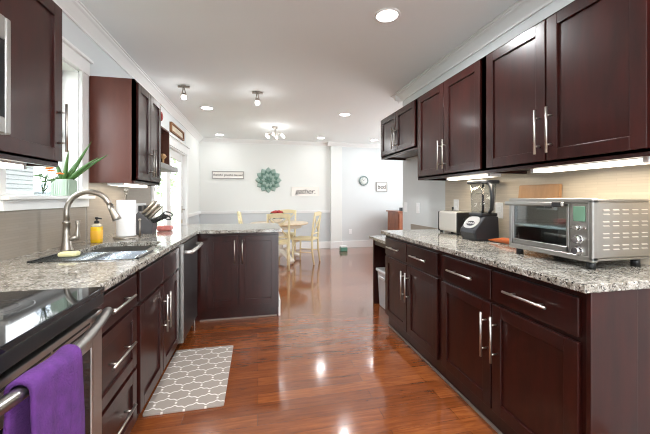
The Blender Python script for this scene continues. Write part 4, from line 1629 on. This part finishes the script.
bkz = mb.build('basket', M['charcoal'])
tag(bkz, 'small dark basket standing on top of the reddish wooden cabinet', 'basket')

# small teal box on the floor by the pilaster
tb = thing('storage_box', 'small teal and white box on the floor beside the pilaster', 'box', (1.93, 7.0, 0))
MB().rbox(1.85, 2.01, 6.93, 7.07, 0.0005, 0.095, 0.012, 3).build('box', M['teal'], tb)
MB().rbox(1.853, 2.007, 6.933, 7.067, 0.0955, 0.125, 0.01, 3).build('lid', M['binlid'], tb)

# ---------------------------------------------------------------- dining set
def make_chair():
    t = thing('dining_chair', '', 'chair', (0, 0, 0), 'cream dining chairs')
    w_, dpt = 0.19, 0.19
    st = MB()
    t_ = bmesh.new()
    bmesh.ops.create_cube(t_, size=1)
    for v in t_.verts:
        k = 1.0 if v.co.y > 0 else 0.88
        v.co = Vector((v.co.x*0.43*k, v.co.y*0.42, 0.455 + v.co.z*0.035))
    bmesh.ops.bevel(t_, geom=list(t_.edges), offset=0.01, segments=2, affect='EDGES')
    st.merge(t_)
    st.build('seat', M['cream'], t)
    for s in (-1, 1):
        MB().tube([(s*w_, 0.17, 0.437), (s*w_, 0.175, 0.0)], [0.02, 0.015], 10).build('front_leg', M['cream'], t)
        MB().tube([(s*0.175, -0.235, 0.0), (s*0.175, -0.20, 0.25), (s*0.175, -0.195, 0.46), (s*0.178, -0.22, 0.72), (s*0.18, -0.255, 0.95)], [0.016, 0.02, 0.021, 0.019, 0.017], 10).build('rear_leg', M['cream'], t)
    mb = MB()
    pts_b = [(-0.178, -0.247, 0.92), (-0.09, -0.262, 0.93), (0, -0.266, 0.935), (0.09, -0.262, 0.93), (0.178, -0.247, 0.92)]
    for a, b in zip(pts_b, pts_b[1:]):
        vs = []
        for p in (a, b):
            for dy, dz in ((-0.011, -0.04), (0.011, -0.04), (0.011, 0.035), (-0.011, 0.035)):
                vs.append(mb.bm.verts.new((p[0], p[1]+dy, p[2]+dz)))
        for q in range(4):
            mb.bm.faces.new((vs[q], vs[(q+1) % 4], vs[4+(q+1) % 4], vs[4+q]))
        mb.bm.faces.new(vs[:4])
        mb.bm.faces.new(vs[4:])
    mb.build('top_rail', M['cream'], t)
    MB().tube([(-0.17, -0.205, 0.56), (0.17, -0.205, 0.56)], 0.014, 8).build('lower_rail', M['cream'], t)
    MB().tube([(-0.165, -0.209, 0.57), (0, -0.236, 0.73), (0.17, -0.246, 0.895)], 0.012, 8).build('cross_slat', M['cream'], t)
    MB().tube([(0.165, -0.209, 0.57), (0, -0.222, 0.73), (-0.17, -0.246, 0.895)], 0.012, 8).build('cross_slat', M['cream'], t)
    for s in (-1, 1):
        MB().tube([(s*w_, 0.172, 0.22), (s*0.176, -0.20, 0.22)], 0.010, 8).build('stretcher', M['cream'], t)
    MB().box(-0.185, 0.185, 0.145, 0.165, 0.385, 0.436).build('apron', M['cream'], t)
    return t


ch = make_chair()
ch.location = (0.345, 5.575, 0)
ch['label'] = 'cream cross-back chair with its back to the kitchen, just behind the peninsula end'
dup(ch, (0.89, 5.96, 0), math.radians(61), 'cream cross-back chair seen from the side at the right of the table')
dup(ch, (-0.09, 6.22, 0), math.radians(-80), 'cream chair at the left of the table, mostly hidden by the peninsula')
dup(ch, (0.575, 6.70, 0), math.radians(164), 'cream chair on the far side of the table, against the chair rail')
tx, ty = 0.42, 6.16
tb = thing('dining_table', 'round pale wood dining table on a white pedestal', 'table', (tx, ty, 0))
MB().lathe([(0, 0.715), (0.53, 0.715), (0.55, 0.722), (0.555, 0.735), (0.55, 0.748), (0, 0.752)], (tx, ty, 0), 56).build('tabletop', M['table'], tb)
MB().lathe([(0.40, 0.65), (0.42, 0.65), (0.42, 0.7145), (0.40, 0.7145), (0.40, 0.65)], (tx, ty, 0), 40).build('apron', M['oldwhite'], tb)
MB().lathe([(0, 0.10), (0.10, 0.10), (0.11, 0.16), (0.07, 0.22), (0.06, 0.28), (0.10, 0.38), (0.11, 0.45), (0.07, 0.53), (0.06, 0.58), (0.12, 0.64), (0.2, 0.66), (0.2, 0.714), (0, 0.714)], (tx, ty, 0), 28).build('pedestal', M['oldwhite'], tb)
for a in (-64, 26, 116, 212):
    a = math.radians(a)
    ca_, sa_ = math.cos(a), math.sin(a)
    P = lambda r, z: (tx+ca_*r, ty+sa_*r, z)
    MB().tube([P(0.07, 0.20), P(0.16, 0.20), P(0.27, 0.15), P(0.36, 0.10), P(0.42, 0.075), P(0.455, 0.062), P(0.47, 0.05)], [0.05, 0.055, 0.05, 0.05, 0.058, 0.05, 0.03], 12).build('pedestal_foot', M['oldwhite'], tb)

cpz = 0.7525
cpx, cpy = 0.37, 6.08
cpc = thing('centrepiece', 'bowl of red flowers and greenery in the middle of the round table', 'centrepiece', (cpx, cpy, cpz))
MB().lathe([(0, 0), (0.06, 0), (0.07, 0.02), (0.11, 0.07), (0.115, 0.08), (0.10, 0.075), (0.06, 0.03), (0, 0.02)], (cpx, cpy, cpz), 24).build('bowl', M['oldwhite'], cpc)
mb = MB()
for i in range(36):
    a = random.uniform(0, 2*PI)
    r = random.uniform(0.02, 0.14)
    mb.ball((cpx+r*math.cos(a), cpy+r*math.sin(a), cpz+0.09+random.uniform(0, 0.10)), 0.03, (1, 0.7, 0.5), 1)
mb.build('greenery', M['green_d'], cpc)
for i in range(12):
    a = i*2.4
    r = 0.03 + 0.008*i
    MB().ball((cpx+r*math.cos(a), cpy+r*math.sin(a), cpz+0.215-0.003*i), 0.03, (1, 1, 0.85), 2).build('blossom', M['red'], cpc)

# ---------------------------------------------------------------- ceiling lamps
LAB = {0: 'large round recessed ceiling light nearest the kitchen end, above the right counter',
       1: 'round recessed ceiling light near the left wall, above the peninsula',
       2: 'round recessed ceiling light above the walkway between table and kitchen',
       3: 'round recessed ceiling light in the far left corner of the dining area',
       4: 'round recessed ceiling light in front of the white pilaster',
       6: 'unseen recessed light added for fill above the walkway beside the range',
       7: 'unseen recessed light added for fill above the near end of the kitchen',
       8: 'unseen recessed light added for fill over the hall side of the dining room',
       9: 'unseen recessed light added for fill behind the range end of the kitchen',
       10: 'unseen recessed light added for fill by the wall behind the right counter',
       5: 'round recessed ceiling light in front of the wall clock'}
spots = [(0.917, 2.14), (-0.725, 4.91), (1.354, 4.84), (-0.78, 6.95), (1.37, 6.85), (2.617, 6.85), (-0.25, 0.9), (0.917, 0.2), (3.3, 5.2), (-0.25, -1.3), (0.917, -1.5)]  # last five are out of view, added to brighten the room
for i, (x, y) in enumerate(spots):
    t = thing('recessed_light', LAB[i], 'ceiling light', (x, y, ZC), 'recessed ceiling lights')
    MB().lathe([(0.075, -0.0005), (0.095, -0.0005), (0.095, -0.004), (0.085, -0.008), (0.075, -0.006)], (x, y, ZC), 32).build('trim_ring', M['white'], t)
    MB().lathe([(0, -0.004), (0.0745, -0.004), (0.0745, -0.0005), (0, -0.0005)], (x, y, ZC), 32).build('lens', M['lamp'], t)
    area_light('recessed_lamp', (x, y, ZC-0.012), (0, 0, 0), 0.13, 0.13, LAMP_W if y < 4 else LAMP_W*0.10, WARM, 'DISK')

# single lamp ceiling spots above the peninsula
for i, (x, y) in enumerate(((-0.848, 3.99), (0.0, 4.03))):
    t = thing('ceiling_spotlight', 'small nickel ceiling fixture with one frosted bulb, ' + ('nearer the left wall' if i == 0 else 'above the peninsula end'), 'ceiling light', (x, y, ZC))
    mb = MB().lathe([(0, -0.02), (0.02, -0.022), (0.03, -0.012), (0.032, -0.0005), (0, -0.0005)], (x, y, ZC), 20)
    for s in (-1, 1):
        mb.rbox(min(x+s*0.012, x+s*0.066), max(x+s*0.012, x+s*0.066), y-0.018, y+0.018, ZC-0.024, ZC-0.004, 0.005)
    mb.build('canopy', M['nickel'], t)
    mb = MB()
    for s in (-1, 1):
        mb.tube([(x+s*0.006, y, ZC-0.018), (x+s*0.012, y, ZC-0.06), (x+s*0.02, y, ZC-0.09), (x+s*0.026, y, ZC-0.118)], 0.006, 8)
    mb.lathe([(0, -0.085), (0.016, -0.086), (0.02, -0.10), (0.026, -0.115), (0, -0.115)], (x, y, ZC), 16)
    mb.build('socket_arm', M['nickel'], t)
    MB().lathe([(0, -0.1155), (0.026, -0.1155), (0.03, -0.135), (0.03, -0.148), (0.02, -0.16), (0, -0.164)], (x, y, ZC), 20).build('bulb', M['bulb'], t)
    ld = bpy.data.lights.new('spot_lamp', 'POINT')
    ld.energy = 1.2
    ld.color = WARM
    ld.shadow_soft_size = 0.03
    lo = bpy.data.objects.new('spot_lamp', ld)
    COL.objects.link(lo)
    lo.location = (x, y, ZC-0.20)

# semi-flush chandelier above the table
hx, hy = 0.322, 5.95
chd = thing('chandelier', 'nickel ceiling chandelier with six glowing bulbs above the dining table', 'chandelier', (hx, hy, ZC))
MB().lathe([(0, -0.04), (0.03, -0.04), (0.055, -0.025), (0.06, -0.0005), (0, -0.0005)], (hx, hy, ZC), 28).build('canopy', M['nickel'], chd)
MB().cyl((hx, hy, ZC-0.04), (hx, hy, ZC-0.17), 0.009).ball((hx, hy, ZC-0.17), 0.024).build('stem', M['nickel'], chd)
for i in range(6):
    a = i*PI/3 + 0.28
    ca_, sa_ = math.cos(a), math.sin(a)
    P = lambda r, z: (hx+ca_*r, hy+sa_*r, ZC+z)
    ar = MB().tube([P(0.02, -0.165), P(0.06, -0.13), P(0.11, -0.12), P(0.145, -0.135), P(0.16, -0.15)], 0.006, 8).build('arm', M['nickel'], chd)
    mb = MB().lathe([(0, 0), (0.014, 0), (0.020, -0.016), (0.024, -0.034), (0.016, -0.046), (0, -0.05)], P(0.168, -0.15), 16)
    mb.build('bulb', M['bulb'], ar)
ld = bpy.data.lights.new('chandelier_lamp', 'POINT')
ld.energy = 5
ld.color = WARM
ld.shadow_soft_size = 0.12
lo = bpy.data.objects.new('chandelier_lamp', ld)
COL.objects.link(lo)
lo.location = (hx, hy, ZC-0.28)
